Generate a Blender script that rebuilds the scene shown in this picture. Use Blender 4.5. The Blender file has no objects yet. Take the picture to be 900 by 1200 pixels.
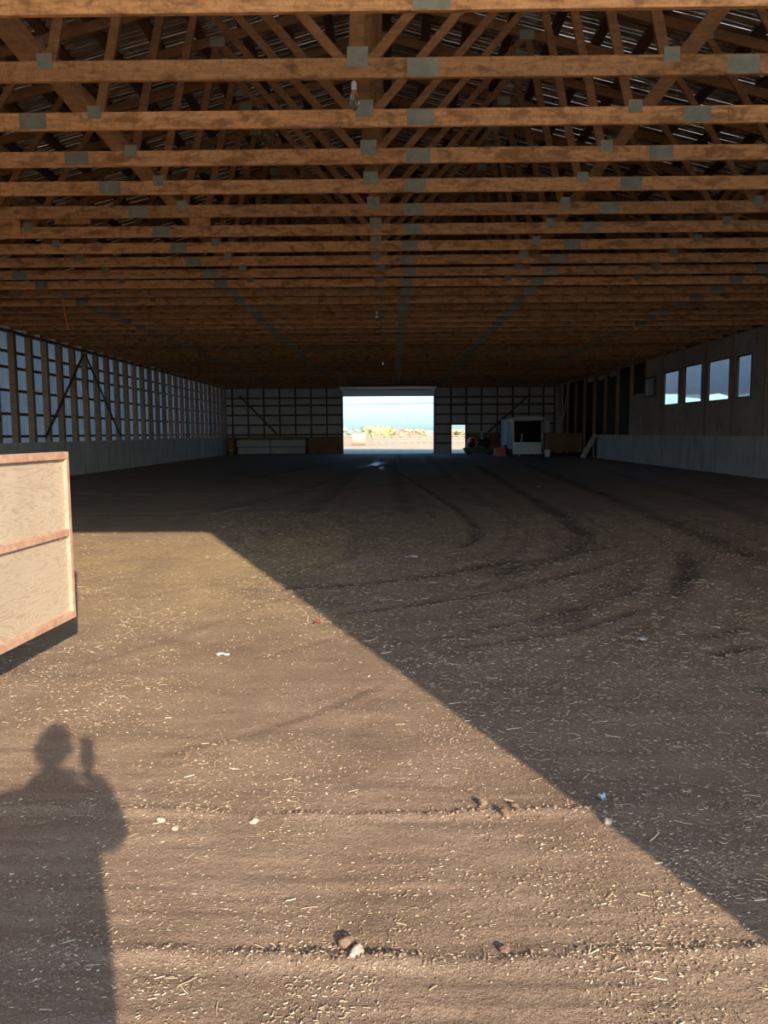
import bpy, bmesh, math, random
import numpy as np
from mathutils import Vector, Matrix, noise as mnoise

random.seed(11); RNG = np.random.default_rng(5)
SC = bpy.context.scene
COL = SC.collection
R = math.radians

# ------------------------------------------------------------------ materials
class NT:
    def __init__(self, name):
        self.m = bpy.data.materials.new(name); self.m.use_nodes = True
        self.t = self.m.node_tree; self.t.nodes.clear()
        self.out = self.n('ShaderNodeOutputMaterial')
        self.b = self.n('ShaderNodeBsdfPrincipled')
        self.l(self.b.outputs[0], self.out.inputs[0])
    def n(self, kind, **kw):
        nd = self.t.nodes.new(kind)
        for k, v in kw.items(): setattr(nd, k, v)
        return nd
    def l(self, a, b): self.t.links.new(a, b)
    def coord(self, scale=(1, 1, 1), rnd=True, world=False):
        tc = self.n('ShaderNodeTexCoord')
        src = tc.outputs['Object']
        if world:
            src = self.n('ShaderNodeNewGeometry').outputs['Position']
        mp = self.n('ShaderNodeMapping'); mp.inputs['Scale'].default_value = scale
        self.l(src, mp.inputs['Vector'])
        if rnd:
            oi = self.n('ShaderNodeObjectInfo')
            mu = self.n('ShaderNodeMath', operation='MULTIPLY'); mu.inputs[1].default_value = 61.0
            self.l(oi.outputs['Random'], mu.inputs[0])
            cb = self.n('ShaderNodeCombineXYZ')
            for i in range(3): self.l(mu.outputs[0], cb.inputs[i])
            self.l(cb.outputs[0], mp.inputs['Location'])
        return mp.outputs[0]
    def noise(self, vec, scale, detail=4, rough=.55, dist=0.0):
        nd = self.n('ShaderNodeTexNoise'); nd.inputs['Scale'].default_value = scale
        nd.inputs['Detail'].default_value = detail; nd.inputs['Roughness'].default_value = rough
        nd.inputs['Distortion'].default_value = dist
        self.l(vec, nd.inputs['Vector']); return nd.outputs['Fac']
    def ramp(self, fac, stops):
        nd = self.n('ShaderNodeValToRGB'); e = nd.color_ramp.elements
        while len(e) > 1: e.remove(e[-1])
        e[0].position = stops[0][0]; e[0].color = (*stops[0][1], 1)
        for p, c in stops[1:]:
            x = e.new(p); x.color = (*c, 1)
        self.l(fac, nd.inputs[0]); return nd.outputs[0]
    def step(self, fac, a, b):
        nd = self.n('ShaderNodeMapRange'); nd.clamp = True
        nd.inputs[1].default_value = a; nd.inputs[2].default_value = b
        self.l(fac, nd.inputs[0]); return nd.outputs[0]
    def mix(self, fac, a, b, blend='MIX'):
        nd = self.n('ShaderNodeMix', data_type='RGBA', blend_type=blend)
        for s, v in ((nd.inputs[0], fac), (nd.inputs[6], a), (nd.inputs[7], b)):
            if isinstance(v, (int, float)): s.default_value = v
            elif isinstance(v, tuple): s.default_value = (*v, 1)
            else: self.l(v, s)
        return nd.outputs[2]
    def math(self, op, a, b):
        nd = self.n('ShaderNodeMath', operation=op)
        for s, v in ((nd.inputs[0], a), (nd.inputs[1], b)):
            if isinstance(v, (int, float)): s.default_value = v
            else: self.l(v, s)
        return nd.outputs[0]
    def bump(self, h, strength=.3, dist=.01):
        nd = self.n('ShaderNodeBump'); nd.inputs['Strength'].default_value = strength
        nd.inputs['Distance'].default_value = dist
        self.l(h, nd.inputs['Height']); self.l(nd.outputs[0], self.b.inputs['Normal'])
    def col(self, c):
        s = self.b.inputs['Base Color']
        if isinstance(c, tuple): s.default_value = (*c, 1)
        else: self.l(c, s)
    def set(self, rough=.7, metal=0.0, spec=.3):
        self.b.inputs['Roughness'].default_value = rough
        self.b.inputs['Metallic'].default_value = metal
        self.b.inputs['Specular IOR Level'].default_value = spec
        return self.m

def wood_mat(name, light, dark, stretch=(1, 12, 12), blotch=.5, rough=.75, grain=14, scale_b=3.0):
    """Sawn timber whose grain runs along local X."""
    k = NT(name); v = k.coord(stretch)
    g = k.noise(v, grain / 4, 6, .65, .4)
    v2 = k.coord((1.2, 3.0, 3.0)); bl = k.noise(v2, scale_b, 4, .6, .6)
    c = k.ramp(g, [(.3, dark), (.62, light)])
    st = k.step(bl, .48, .64)
    st = k.math('MULTIPLY', st, blotch)
    c = k.mix(st, c, tuple(x * .6 for x in dark))
    mo = k.noise(k.coord((7, 5, 5)), 2.2, 5, .7, .8)
    c = k.mix(k.math('MULTIPLY', k.step(mo, .5, .66), blotch * .6), c, tuple(x * .42 for x in dark))
    oi = k.n('ShaderNodeObjectInfo')
    hsv = k.n('ShaderNodeHueSaturation'); k.l(c, hsv.inputs['Color'])
    mr = k.n('ShaderNodeMapRange'); mr.inputs[3].default_value = .72; mr.inputs[4].default_value = 1.2
    k.l(oi.outputs['Random'], mr.inputs[0]); k.l(mr.outputs[0], hsv.inputs['Value'])
    k.col(hsv.outputs[0]); k.bump(g, .25, .004)
    return k.set(rough, 0, .25)

def plain_mat(name, c, c2=None, scale=6.0, rough=.6, metal=0.0, spec=.4, bump=0.0):
    k = NT(name); v = k.coord()
    n = k.noise(v, scale, 5, .6)
    c2 = c2 or tuple(x * .75 for x in c)
    k.col(k.ramp(n, [(.35, c2), (.65, c)]))
    if bump: k.bump(n, bump, .01)
    return k.set(rough, metal, spec)

M = {}
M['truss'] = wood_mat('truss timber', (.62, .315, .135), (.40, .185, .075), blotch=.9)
M['web'] = wood_mat('shaded web timber', (.25, .115, .045), (.16, .07, .027), blotch=.5)  # darker copy of the truss timber; shade among the webs put into colour
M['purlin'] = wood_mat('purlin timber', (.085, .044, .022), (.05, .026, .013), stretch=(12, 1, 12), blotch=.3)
M['post'] = wood_mat('post timber', (.46, .31, .21), (.30, .19, .125), stretch=(12, 12, 1), blotch=.4)
M['girt'] = wood_mat('girt timber', (.13, .09, .065), (.07, .05, .036), stretch=(12, 1, 12), blotch=.3)
M['girtx'] = wood_mat('back girt timber', (.13, .09, .065), (.07, .05, .036), blotch=.3)
M['shade_board'] = wood_mat('dark shade board', (.05, .04, .035), (.028, .022, .02), stretch=(12, 12, 1), blotch=.3)
M['plate'] = plain_mat('galvanised nail plate', (.23, .22, .175), (.17, .16, .125), 9, .5, .4, .5)

def ply_mat(name, a, b, grain, dirt=.4, sc=1.0):
    k = NT(name); v = k.coord((sc * .6, sc * .6, sc * .6))
    d = k.noise(v, 1.4, 3, .5)
    mp = k.n('ShaderNodeMapping'); mp.inputs['Scale'].default_value = (1.1, 1.1, 7.0); k.l(v, mp.inputs[0])
    n = k.noise(mp.outputs[0], 2.2, 3, .5, 1.6)
    w = k.math('SINE', k.math('MULTIPLY', n, 64.0), 0)
    w = k.step(w, .55, 1.0)
    f = k.noise(mp.outputs[0], 16, 3, .6)
    c = k.ramp(d, [(.3, b), (.65, a)])
    c = k.mix(k.math('MULTIPLY', w, .55), c, grain)
    c = k.mix(k.math('MULTIPLY', k.step(f, .5, .75), .35), c, grain)
    s = k.noise(v, 5.0, 5, .7, .5)
    c = k.mix(k.math('MULTIPLY', k.step(s, .52, .72), dirt), c, tuple(x * .5 for x in grain))
    k.col(c); k.bump(n, .2, .004)
    return k.set(.8, 0, .2)
M['gate_ply'] = ply_mat('weathered gate plywood', (.58, .50, .41), (.48, .405, .325), (.36, .26, .19), .2)
M['wall_ply'] = ply_mat('grey brown wall plywood', (.56, .47, .41), (.42, .35, .30), (.30, .235, .19), .5, .6)
M['brown_ply'] = ply_mat('brown plywood', (.28, .17, .10), (.20, .12, .07), (.14, .08, .05), .3)
M['red_steel'] = plain_mat('faded red steel', (.44, .245, .185), (.56, .39, .31), 14, .6, 0, .35)

k = NT('milky ribbed wall sheet'); tl = k.n('ShaderNodeBsdfTranslucent'); tl.inputs[0].default_value = (.86, .90, .86, 1)
k.col(k.ramp(k.noise(k.coord(), 1.4, 5, .6), [(.35, (.52, .55, .60)), (.65, (.66, .69, .73))])); k.set(.35, 0, .5)
mx = k.n('ShaderNodeMixShader'); mx.inputs[0].default_value = .23; k.l(k.b.outputs[0], mx.inputs[1]); k.l(tl.outputs[0], mx.inputs[2]); k.l(mx.outputs[0], k.out.inputs[0]); M['clad_left'] = k.m  # translucent share added so the wall glows with daylight and brightens the interior
k = NT('concrete'); v = k.coord((1, 1, 1), False)
n1 = k.noise(v, .9, 5, .65); mp = k.n('ShaderNodeMapping'); mp.inputs['Scale'].default_value = (3, 3, .35); k.l(v, mp.inputs[0])
n2 = k.noise(mp.outputs[0], 1.6, 4, .6)
c = k.ramp(n1, [(.3, (.52, .515, .525)), (.6, (.65, .645, .65)), (.75, (.71, .705, .71))])
c = k.mix(k.math('MULTIPLY', k.step(n2, .5, .7), .5), c, (.2, .19, .185)); k.col(c)
k.bump(k.noise(v, 18, 4), .3, .006); M['concrete'] = k.set(.85, 0, .25)

M['roof'] = plain_mat('ribbed roof steel', (.66, .64, .61), (.52, .50, .47), 1.6, .16, .95, .5)
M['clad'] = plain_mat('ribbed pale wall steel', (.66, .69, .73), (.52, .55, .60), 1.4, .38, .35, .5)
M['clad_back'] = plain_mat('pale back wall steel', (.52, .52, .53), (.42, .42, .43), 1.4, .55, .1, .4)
M['siding'] = plain_mat('white ribbed siding', (.80, .69, .575), (.70, .60, .50), .8, .5, .1, .4)
M['white'] = plain_mat('white paint', (.86, .87, .88), (.76, .77, .78), 3, .3, 0, .5)
M['white_wood'] = plain_mat('whitewashed board', (.50, .48, .45), (.36, .34, .31), 4, .7, 0, .3)
M['blue_grey'] = plain_mat('blue grey panel', (.24, .33, .48), (.18, .26, .40), 3, .35, 0, .5)
M['black'] = plain_mat('black rubber', (.025, .025, .027), (.015, .015, .016), 8, .7)
M['dark_inside'] = plain_mat('dark trailer lining', (.06, .05, .045), (.035, .03, .028), 3, .8)
M['chrome'] = plain_mat('polished trim', (.9, .9, .9), (.85, .85, .86), 3, .12, 1.0)
M['steel'] = plain_mat('bare steel', (.55, .55, .56), (.40, .40, .41), 8, .35, .8)
M['green'] = plain_mat('faded green steel', (.10, .13, .075), (.06, .08, .05), 5, .6)
M['red'] = plain_mat('orange red paint', (.80, .14, .045), (.62, .10, .035), 6, .4)
M['orange'] = plain_mat('orange plastic', (.75, .19, .08), (.6, .14, .06), 5, .5)
M['yellow'] = plain_mat('pale yellow plastic', (.55, .45, .2), None, 5, .5)
M['paper'] = plain_mat('white paper', (.80, .80, .82), None, 30, .7)
M['bluepaper'] = plain_mat('pale blue wrapper', (.55, .68, .82), None, 30, .6)
M['redscrap'] = plain_mat('dull red scrap', (.40, .10, .06), None, 30, .6)
M['cord'] = plain_mat('red twine', (.75, .16, .09), None, 30, .7)
M['rock'] = plain_mat('field stone', (.34, .29, .25), (.22, .18, .155), 18, .85, 0, .2, .5)
M['pale_rock'] = plain_mat('pale stone', (.52, .43, .35), (.38, .31, .25), 18, .85, 0, .2, .4)
M['clod'] = plain_mat('dry dirt clod', (.27, .185, .13), (.15, .10, .072), 40, .95, 0, .1, .6)
k = NT('straw'); oi = k.n('ShaderNodeAttribute', attribute_name='tint')
k.col(k.ramp(oi.outputs['Fac'], [(0, (.31, .23, .15)), (.5, (.42, .32, .205)), (.8, (.56, .46, .30)), (1, (.78, .73, .62))]))
M['straw'] = k.set(.6, 0, .3)
k = NT('dirt crumb'); oi = k.n('ShaderNodeAttribute', attribute_name='tint')
k.col(k.ramp(oi.outputs['Fac'], [(0, (.20, .143, .11)), (.6, (.33, .242, .186)), (.9, (.41, .32, .255)), (1, (.55, .48, .41))])); M['crumb'] = k.set(.95, 0, .1)
k = NT('bulb glass'); k.col((.95, .95, .95)); k.b.inputs['Transmission Weight'].default_value = 1.0; M['bulb'] = k.set(.08, 0, .5)
k = NT('window glass'); k.t.nodes.remove(k.b)
tr = k.n('ShaderNodeBsdfTransparent'); tr.inputs[0].default_value = (.93, .96, .96, 1)
gl = k.n('ShaderNodeBsdfGlossy'); gl.inputs['Roughness'].default_value = .05
mx = k.n('ShaderNodeMixShader'); mx.inputs[0].default_value = .07; k.l(tr.outputs[0], mx.inputs[1]); k.l(gl.outputs[0], mx.inputs[2]); k.l(mx.outputs[0], k.out.inputs[0])
M['glass'] = k.m
M['skin'] = plain_mat('skin', (.55, .34, .25), (.50, .30, .22), 10, .5)
M['jacket'] = plain_mat('dark jacket cloth', (.05, .06, .09), (.035, .04, .065), 20, .9)
M['denim'] = plain_mat('blue denim', (.06, .09, .16), (.045, .065, .12), 30, .9)
M['hair'] = plain_mat('dark hair', (.05, .035, .025), None, 40, .7)
M['bark'] = plain_mat('tree bark', (.22, .16, .11), None, 10, .9)
M['bale'] = plain_mat('pale straw bale', (.58, .42, .36), (.48, .33, .27), 8, .9, 0, .2, .4)
M['fence'] = plain_mat('weathered pale rail', (.46, .31, .26), (.38, .25, .20), 6, .85)
M['pole'] = plain_mat('grey utility pole', (.25, .21, .18), None, 6, .9)

# soil of the barn floor and yard: brown dirt with chaff; "soil" attribute = (damp track, straw chaff, wet sheen)
def soil_mat(name):
    k = NT(name); v = k.coord((1, 1, 1), False, True)
    at = k.n('ShaderNodeAttribute', attribute_name='soil')
    sp = k.n('ShaderNodeSeparateColor'); k.l(at.outputs['Color'], sp.inputs[0])
    big = k.noise(v, .35, 4, .6); mid = k.noise(v, 2.3, 5, .6, .3); fine = k.noise(v, 34, 5, .75); grit = k.noise(v, 120, 3, .75)
    c = k.ramp(mid, [(.3, (.255, .182, .139)), (.5, (.325, .237, .183)), (.72, (.39, .292, .229))])
    c = k.mix(k.math('MULTIPLY', k.step(big, .45, .7), .35), c, (.27, .19, .142))
    c = k.mix(k.math('MULTIPLY', k.step(fine, .5, .68), .5), c, (.18, .128, .099))
    c = k.mix(k.math('MULTIPLY', k.step(grit, .55, .66), .55), c, (.52, .42, .33))
    # chaff flecks, stretched in several directions
    fl = None
    for ang, sx in ((.3, 1), (1.4, 1.3), (2.4, .8)):
        mp = k.n('ShaderNodeMapping'); mp.inputs['Rotation'].default_value = (0, 0, ang); mp.inputs['Scale'].default_value = (9 * sx, 60 * sx, 1)
        k.l(v, mp.inputs[0]); f = k.noise(mp.outputs[0], 1.0, 2, .5)
        fl = f if fl is None else k.math('MAXIMUM', fl, f)
    patch = k.noise(v, 1.1, 4, .65, .5)
    dens = k.math('ADD', k.math('MULTIPLY', sp.outputs[1], .20), k.math('MULTIPLY', patch, .12))
    fm = k.step(k.math('ADD', fl, dens), .80, .86)
    c = k.mix(k.math('MULTIPLY', fm, .8), c, (.60, .455, .25))
    c = k.mix(k.math('MULTIPLY', sp.outputs[1], .5), c, (.53, .40, .235))
    c = k.mix(k.math('MULTIPLY', sp.outputs[0], .75), c, (.072, .054, .047))
    k.col(c)
    h = k.math('ADD', k.math('MULTIPLY', fine, .8), k.math('ADD', k.math('MULTIPLY', grit, .35), k.math('MULTIPLY', mid, 1.2)))
    k.bump(h, 1.0, .03)
    r = k.n('ShaderNodeMapRange'); r.inputs[3].default_value = .95; r.inputs[4].default_value = .28; k.l(sp.outputs[2], r.inputs[0])
    m = k.set(.95, 0, .25); k.l(r.outputs[0], k.b.inputs['Roughness']); return m
M['soil'] = soil_mat('barn dirt')
k = NT('dry field'); v = k.coord((1, 1, 1), False, True)
n1 = k.noise(v, .09, 4, .6); n2 = k.noise(v, .8, 4, .7); n3 = k.noise(v, 9, 3)
c = k.ramp(n1, [(.3, (.62, .46, .25)), (.5, (.76, .60, .36)), (.7, (.80, .68, .48))])
c = k.mix(k.math('MULTIPLY', k.step(n2, .5, .65), .5), c, (.60, .43, .23))
k.col(c); k.bump(n3, .5, .05); M['field'] = k.set(.95, 0, .1)
def leaf_mat(name, a, b):
    k = NT(name); v = k.coord(); k.col(k.ramp(k.noise(v, 1.6, 4), [(.35, b), (.65, a)])); return k.set(.8, 0, .2)
M['leaf_olive'] = leaf_mat('olive autumn leaves', (.50, .49, .31), (.36, .37, .23))
M['leaf_gold'] = leaf_mat('golden autumn leaves', (.68, .55, .28), (.54, .44, .22))
M['leaf_rust'] = leaf_mat('rusty autumn leaves', (.66, .46, .33), (.54, .37, .26))
M['leaf_grey'] = leaf_mat('grey green leaves', (.50, .52, .46), (.40, .43, .38))

# ------------------------------------------------------------------ mesh helpers
class MB:
    def __init__(self): self.v = []; self.f = []
    def add(self, vs, fs):
        b = len(self.v); self.v += [tuple(x) for x in vs]; self.f += [tuple(b + i for i in f) for f in fs]; return self
    def box(self, x0, x1, y0, y1, z0, z1):
        vs = [(x, y, z) for x in (x0, x1) for y in (y0, y1) for z in (z0, z1)]
        return self.add(vs, [(0, 1, 3, 2), (4, 6, 7, 5), (0, 4, 5, 1), (2, 3, 7, 6), (0, 2, 6, 4), (1, 5, 7, 3)])
    def bar(self, a, b, w, d, up=(0, 0, 1)):
        """Bar from a to b, w across (up x axis), d along up."""
        a, b, up = Vector(a), Vector(b), Vector(up)
        t = (b - a).normalized(); s = t.cross(up).normalized(); u = s.cross(t).normalized()
        vs = [p + s * (w / 2 * i) + u * (d / 2 * j) for p in (a, b) for i, j in ((-1, -1), (1, -1), (1, 1), (-1, 1))]
        return self.add(vs, [(3, 2, 1, 0), (4, 5, 6, 7), (0, 1, 5, 4), (1, 2, 6, 5), (2, 3, 7, 6), (3, 0, 4, 7)])
    def tube(self, pts, r, n=8):
        pts = [Vector(p) for p in pts]; rs = r if isinstance(r, (list, tuple)) else [r] * len(pts)
        rings = []
        for i, p in enumerate(pts):
            t = (pts[min(i + 1, len(pts) - 1)] - pts[max(i - 1, 0)]).normalized()
            a = t.orthogonal().normalized() if abs(t.z) > .9 else t.cross(Vector((0, 0, 1))).normalized()
            b = t.cross(a)
            rings.append([p + (a * math.cos(q) + b * math.sin(q)) * rs[i] for q in (2 * math.pi * j / n for j in range(n))])
        vs = [q for rg in rings for q in rg]; fs = []
        for i in range(len(pts) - 1):
            for j in range(n):
                k = (j + 1) % n; fs.append((i * n + j, i * n + k, (i + 1) * n + k, (i + 1) * n + j))
        fs.append(tuple(range(n - 1, -1, -1))); fs.append(tuple((len(pts) - 1) * n + j for j in range(n)))
        return self.add(vs, fs)
    def lathe(self, c, prof, n=16, axis='z'):
        """prof: (radius, height) pairs, closed at both ends by caps."""
        vs = []
        for r_, h in prof:
            for j in range(n):
                q = 2 * math.pi * j / n; a, b = r_ * math.cos(q), r_ * math.sin(q)
                o = {'z': (a, b, h), 'x': (h, a, b), 'y': (b, h, a)}[axis]
                vs.append((c[0] + o[0], c[1] + o[1], c[2] + o[2]))
        fs = []; m = len(prof)
        for i in range(m - 1):
            for j in range(n):
                k = (j + 1) % n; fs.append((i * n + j, i * n + k, (i + 1) * n + k, (i + 1) * n + j))
        fs.append(tuple(range(n - 1, -1, -1))); fs.append(tuple((m - 1) * n + j for j in range(n)))
        return self.add(vs, fs)
    def ring(self, plane, lo, hi, hlo, hhi, t0, t1):
        """Rectangular slab with a rectangular hole, one connected piece. plane: 'x' (slab faces X; coords are y,z)."""
        def pt(a, b, t): return (t, a, b) if plane == 'x' else (a, t, b)
        o = [(lo[0], lo[1]), (hi[0], lo[1]), (hi[0], hi[1]), (lo[0], hi[1])]
        i = [(hlo[0], hlo[1]), (hhi[0], hlo[1]), (hhi[0], hhi[1]), (hlo[0], hhi[1])]
        vs = [pt(a, b, t) for t in (t0, t1) for a, b in o + i]; fs = []
        for s in range(4):
            e = (s + 1) % 4
            fs += [(s, e, 4 + e, 4 + s), (8 + s, 12 + s, 12 + e, 8 + e), (s, 8 + s, 8 + e, e), (4 + s, 4 + e, 12 + e, 12 + s)]
        return self.add(vs, fs)
    def build(self, name, mat, parent=None, bevel=0.0, smooth=False):
        me = bpy.data.meshes.new(name); me.from_pydata(self.v, [], self.f); me.update()
        bm = bmesh.new(); bm.from_mesh(me); bmesh.ops.recalc_face_normals(bm, faces=bm.faces); bm.to_mesh(me); bm.free()
        if smooth:
            for p in me.polygons: p.use_smooth = True
        me.materials.append(M[mat] if isinstance(mat, str) else mat)
        o = bpy.data.objects.new(name, me); COL.objects.link(o)
        if parent: o.parent = parent
        if bevel:
            md = o.modifiers.new('edge', 'BEVEL'); md.width = bevel; md.segments = 2; md.limit_method = 'ANGLE'
        return o

def tag(o, label=None, cat=None, group=None, kind=None):
    for k, v in (('label', label), ('category', cat), ('group', group), ('kind', kind)):
        if v: o[k] = v
    return o
def empty(name, loc=(0, 0, 0), rz=0.0):
    o = bpy.data.objects.new(name, None); COL.objects.link(o); o.location = loc; o.rotation_euler.z = rz
    o.empty_display_size = .1; return o
def kids(o): return list(o.children)
def copy_thing(o, parts):
    c = o.copy(); COL.objects.link(c)
    for p in parts: d = p.copy(); COL.objects.link(d); d.parent = c
    return c

def corrugated(mb, p0, along, length, across_pts, period=.24, depth=.022, normal=(0, 0, 1)):
    """Ribbed sheet: ribs repeat along 'along'; each rib runs through the points across_pts (offsets from p0)."""
    p0, along, normal = Vector(p0), Vector(along), Vector(normal)
    prof = [(0, 0), (.30, 0), (.32, 1), (.50, 1), (.52, 0), (.74, 0), (.76, .4), (.83, .4), (.85, 0)]
    st = []; n = int(length / period)
    for i in range(n):
        for a, h in prof: st.append(((i + a) * period, h * depth))
    st.append((length, 0))
    vs = []; m = len(across_pts)
    for s, h in st:
        for q in across_pts: vs.append(p0 + along * s + Vector(q) + normal * h)
    fs = [(i * m + j, (i + 1) * m + j, (i + 1) * m + j + 1, i * m + j + 1) for i in range(len(st) - 1) for j in range(m - 1)]
    return mb.add(vs, fs)

# ------------------------------------------------------------------ dimensions (metres; camera stands at x=0, y=0)
XL, XR = -12.2, 12.0            # inner faces of the side walls
YF, YB = -.35, 57.0             # front wall, back wall
CHORD_Z = 4.90; SP = 1.163; Y0 = 6.53; NT_ = 44
RIDGE_X = -.2; SLOPE = .25
def top_low(x): return 5.0 + SLOPE * (12.2 - abs(x - RIDGE_X))   # lower edge of the top chord
DOOR = (-3.6, 3.05, 4.24); SMALL = (4.38, 5.38, 2.08)

# ------------------------------------------------------------------ ground
def vnoise(x, y, seed=0):
    xi = np.floor(x).astype(np.int64); yi = np.floor(y).astype(np.int64); fx = x - xi; fy = y - yi
    def h(a, b):
        n = (a * 374761393 + b * 668265263 + seed * 974711) & 0x7fffffff
        n = ((n ^ (n >> 13)) * 1274126177) & 0x7fffffff
        return ((n ^ (n >> 16)) & 0xffff) / 65535.0
    ux = fx * fx * (3 - 2 * fx); uy = fy * fy * (3 - 2 * fy)
    return (h(xi, yi) * (1 - ux) + h(xi + 1, yi) * ux) * (1 - uy) + (h(xi, yi + 1) * (1 - ux) + h(xi + 1, yi + 1) * ux) * uy
def fbm(x, y, f, o, seed=0):
    s = 0; a = .5
    for i in range(o): s = s + a * (vnoise(x * f, y * f, seed + i) - .5); f *= 2.1; a *= .5
    return s
def polydist(x, y, pts):
    P = np.array(pts); m = 1.6
    ok = (x > P[:, 0].min() - m) & (x < P[:, 0].max() + m) & (y > P[:, 1].min() - m) & (y < P[:, 1].max() + m)
    full = np.full(x.shape, 9.0)
    if not ok.any(): return full
    x = x[ok]; y = y[ok]; d = np.full(x.shape, 9.0)
    for (ax, ay), (bx, by) in zip(pts[:-1], pts[1:]):
        vx, vy = bx - ax, by - ay; t = np.clip(((x - ax) * vx + (y - ay) * vy) / (vx * vx + vy * vy + 1e-9), 0, 1)
        d = np.minimum(d, np.hypot(x - ax - t * vx, y - ay - t * vy))
    full[ok] = d; return full
def smooth_line(p, n=2):
    for _ in range(n):
        q = [p[0]]
        for a, b in zip(p[:-1], p[1:]):
            q += [(a[0] * .75 + b[0] * .25, a[1] * .75 + b[1] * .25), (a[0] * .25 + b[0] * .75, a[1] * .25 + b[1] * .75)]
        p = q + [p[-1]]
    return p
# wheel tracks: (points on the floor, half width, rut depth, damp darkness)
TRACKS = [
    ([(-.15, 36), (.55, 26), (1.1, 19.05), (1.40, 14.15), (1.36, 11.73), (1.0, 10.4), (.2, 9.6), (-.6, 9.1)], .09, .03, .75),
    ([(3.75, 9.9), (3.55, 9.2), (3.3, 8.52), (2.94, 7.79), (2.62, 7.29)], .13, .03, .95),
    ([(.67, 5.93), (1.29, 6.38), (1.87, 6.93), (2.46, 7.5)], .055, .025, .9),
    ([(.55, 5.47), (1.17, 5.75), (1.66, 6.14), (2.13, 6.58)], .05, .025, .9),
    ([(4.1, 36), (3.42, 21.94), (3.2, 14.84), (2.92, 11.39), (2.3, 9.8), (1.2, 8.4)], .18, .03, .75),
    ([(6.4, 36), (5.5, 22.49), (4.93, 14.75), (4.6, 11.14), (4.54, 9.24), (4.3, 7.4)], .24, .03, .7),
    ([(2.40, 5.72), (2.73, 5.99)], .05, .015, .9), ([(2.24, 5.25), (2.59, 5.45)], .07, .02, .95),
    ([(2.2, 4.5), (2.6, 4.75)], .08, .02, .6),
    ([(-1.1, 3.62), (-.71, 3.84), (-.39, 4.21), (-.1, 4.6)], .04, .006, .3), ([(-.96, 5.21), (-.27, 5.89)], .05, .006, .3),
    ([(-2.13, 5.02), (-1.62, 5.91), (-1.06, 7.16)], .05, .006, .25), ([(-2.4, 7.2), (-1.4, 8.3), (-.6, 9.2)], .07, .008, .2),
    ([(-1.12, 7.56), (.18, 7.98), (1.67, 9.32), (3.01, 10.34)], .11, .02, .7), ([(-.44, 6.46), (.47, 6.95), (1.61, 7.95), (2.9, 9.3)], .08, .02, .6),
    ([(.33, 14.97), (.25, 22.18), (.09, 36.87), (0, 55)], .18, .03, .45), ([(-1.6, 14.97), (-1.5, 22.18), (-1.2, 36.87), (-1, 55)], .2, .03, .45),
    ([(-4.78, 26.85), (-3.31, 37.32), (-1.02, 50)], .25, .03, .5), ([(-3.56, 15.16), (-2.24, 22.37), (-.4, 40)], .2, .03, .45),
    ([(-9, 20), (-5, 19), (-1, 21), (2, 27)], .3, .03, .4), ([(-8, 15), (-4.5, 14.4), (-2, 16)], .2, .02, .4),
    ([(8.5, 30), (7.5, 20), (6.6, 13), (5.6, 9)], .25, .03, .45), ([(10, 24), (8.6, 17), (7, 11)], .2, .03, .4), ([(2.4, 50), (2.2, 36), (2.0, 24), (2.1, 16)], .2, .03, .4),
]
RIDGES = [([(-2.5, 3.1), (-.96, 3.02), (-.56, 2.97), (-.14, 2.97), (.34, 2.99), (.84, 3.02), (1.55, 3.06), (2.6, 3.1)], .028, .012),
          ([(-2, 2.2), (-1.2, 2.18), (-.8, 2.16), (-.33, 2.12), (.09, 2.1), (.55, 2.12), (1.12, 2.17), (2, 2.2)], .03, .012),
          ([(-1.2, 2.55), (-.3, 2.5), (.6, 2.53), (1.3, 2.5)], .02, .004)]
TRACKS = [(smooth_line(p), w, d, min(1, k * 1.2)) for p, w, d, k in TRACKS]; RIDGES = [(smooth_line(p), w, h) for p, w, h in RIDGES]
PATCH = [(-.64, 14.25), (.65, 14.64), (1.15, 11.5), (.93, 10.41), (.19, 8.9), (-.62, 9.07)]
def inpoly(x, y, P):
    r_ = np.zeros(x.shape, bool); n = len(P)
    for i in range(n):
        (x1, y1), (x2, y2) = P[i], P[(i + 1) % n]
        c = ((y1 > y) != (y2 > y)) & (x < (x2 - x1) * (y - y1) / (y2 - y1 + 1e-12) + x1); r_ ^= c
    return r_
def relief(x, y):
    near = np.clip(1.6 - y / 14, .25, 1)
    z = .035 * fbm(x, y, .7, 3, 1) + .016 * near * fbm(x, y * 2.2, 3.2, 4, 7) + .006 * near * (vnoise(x * 2.2, y * 30, 72) - .5)
    for p, w, d, k in TRACKS:
        q = polydist(x, y, p)
        z = z - d * np.exp(-(q / w) ** 2) + d * .55 * np.exp(-((q - w * 1.9) / (w * .7)) ** 2)
    for p, w, h in RIDGES:
        q = polydist(x, y, p); nb = .35 + 1.3 * vnoise(x * 17, y * 17, 3)
        z = z + h * nb * np.exp(-(q / w) ** 2)
    return z
def gz(x, y):
    return float(relief(np.array([x], float), np.array([y], float))[0])

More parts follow.
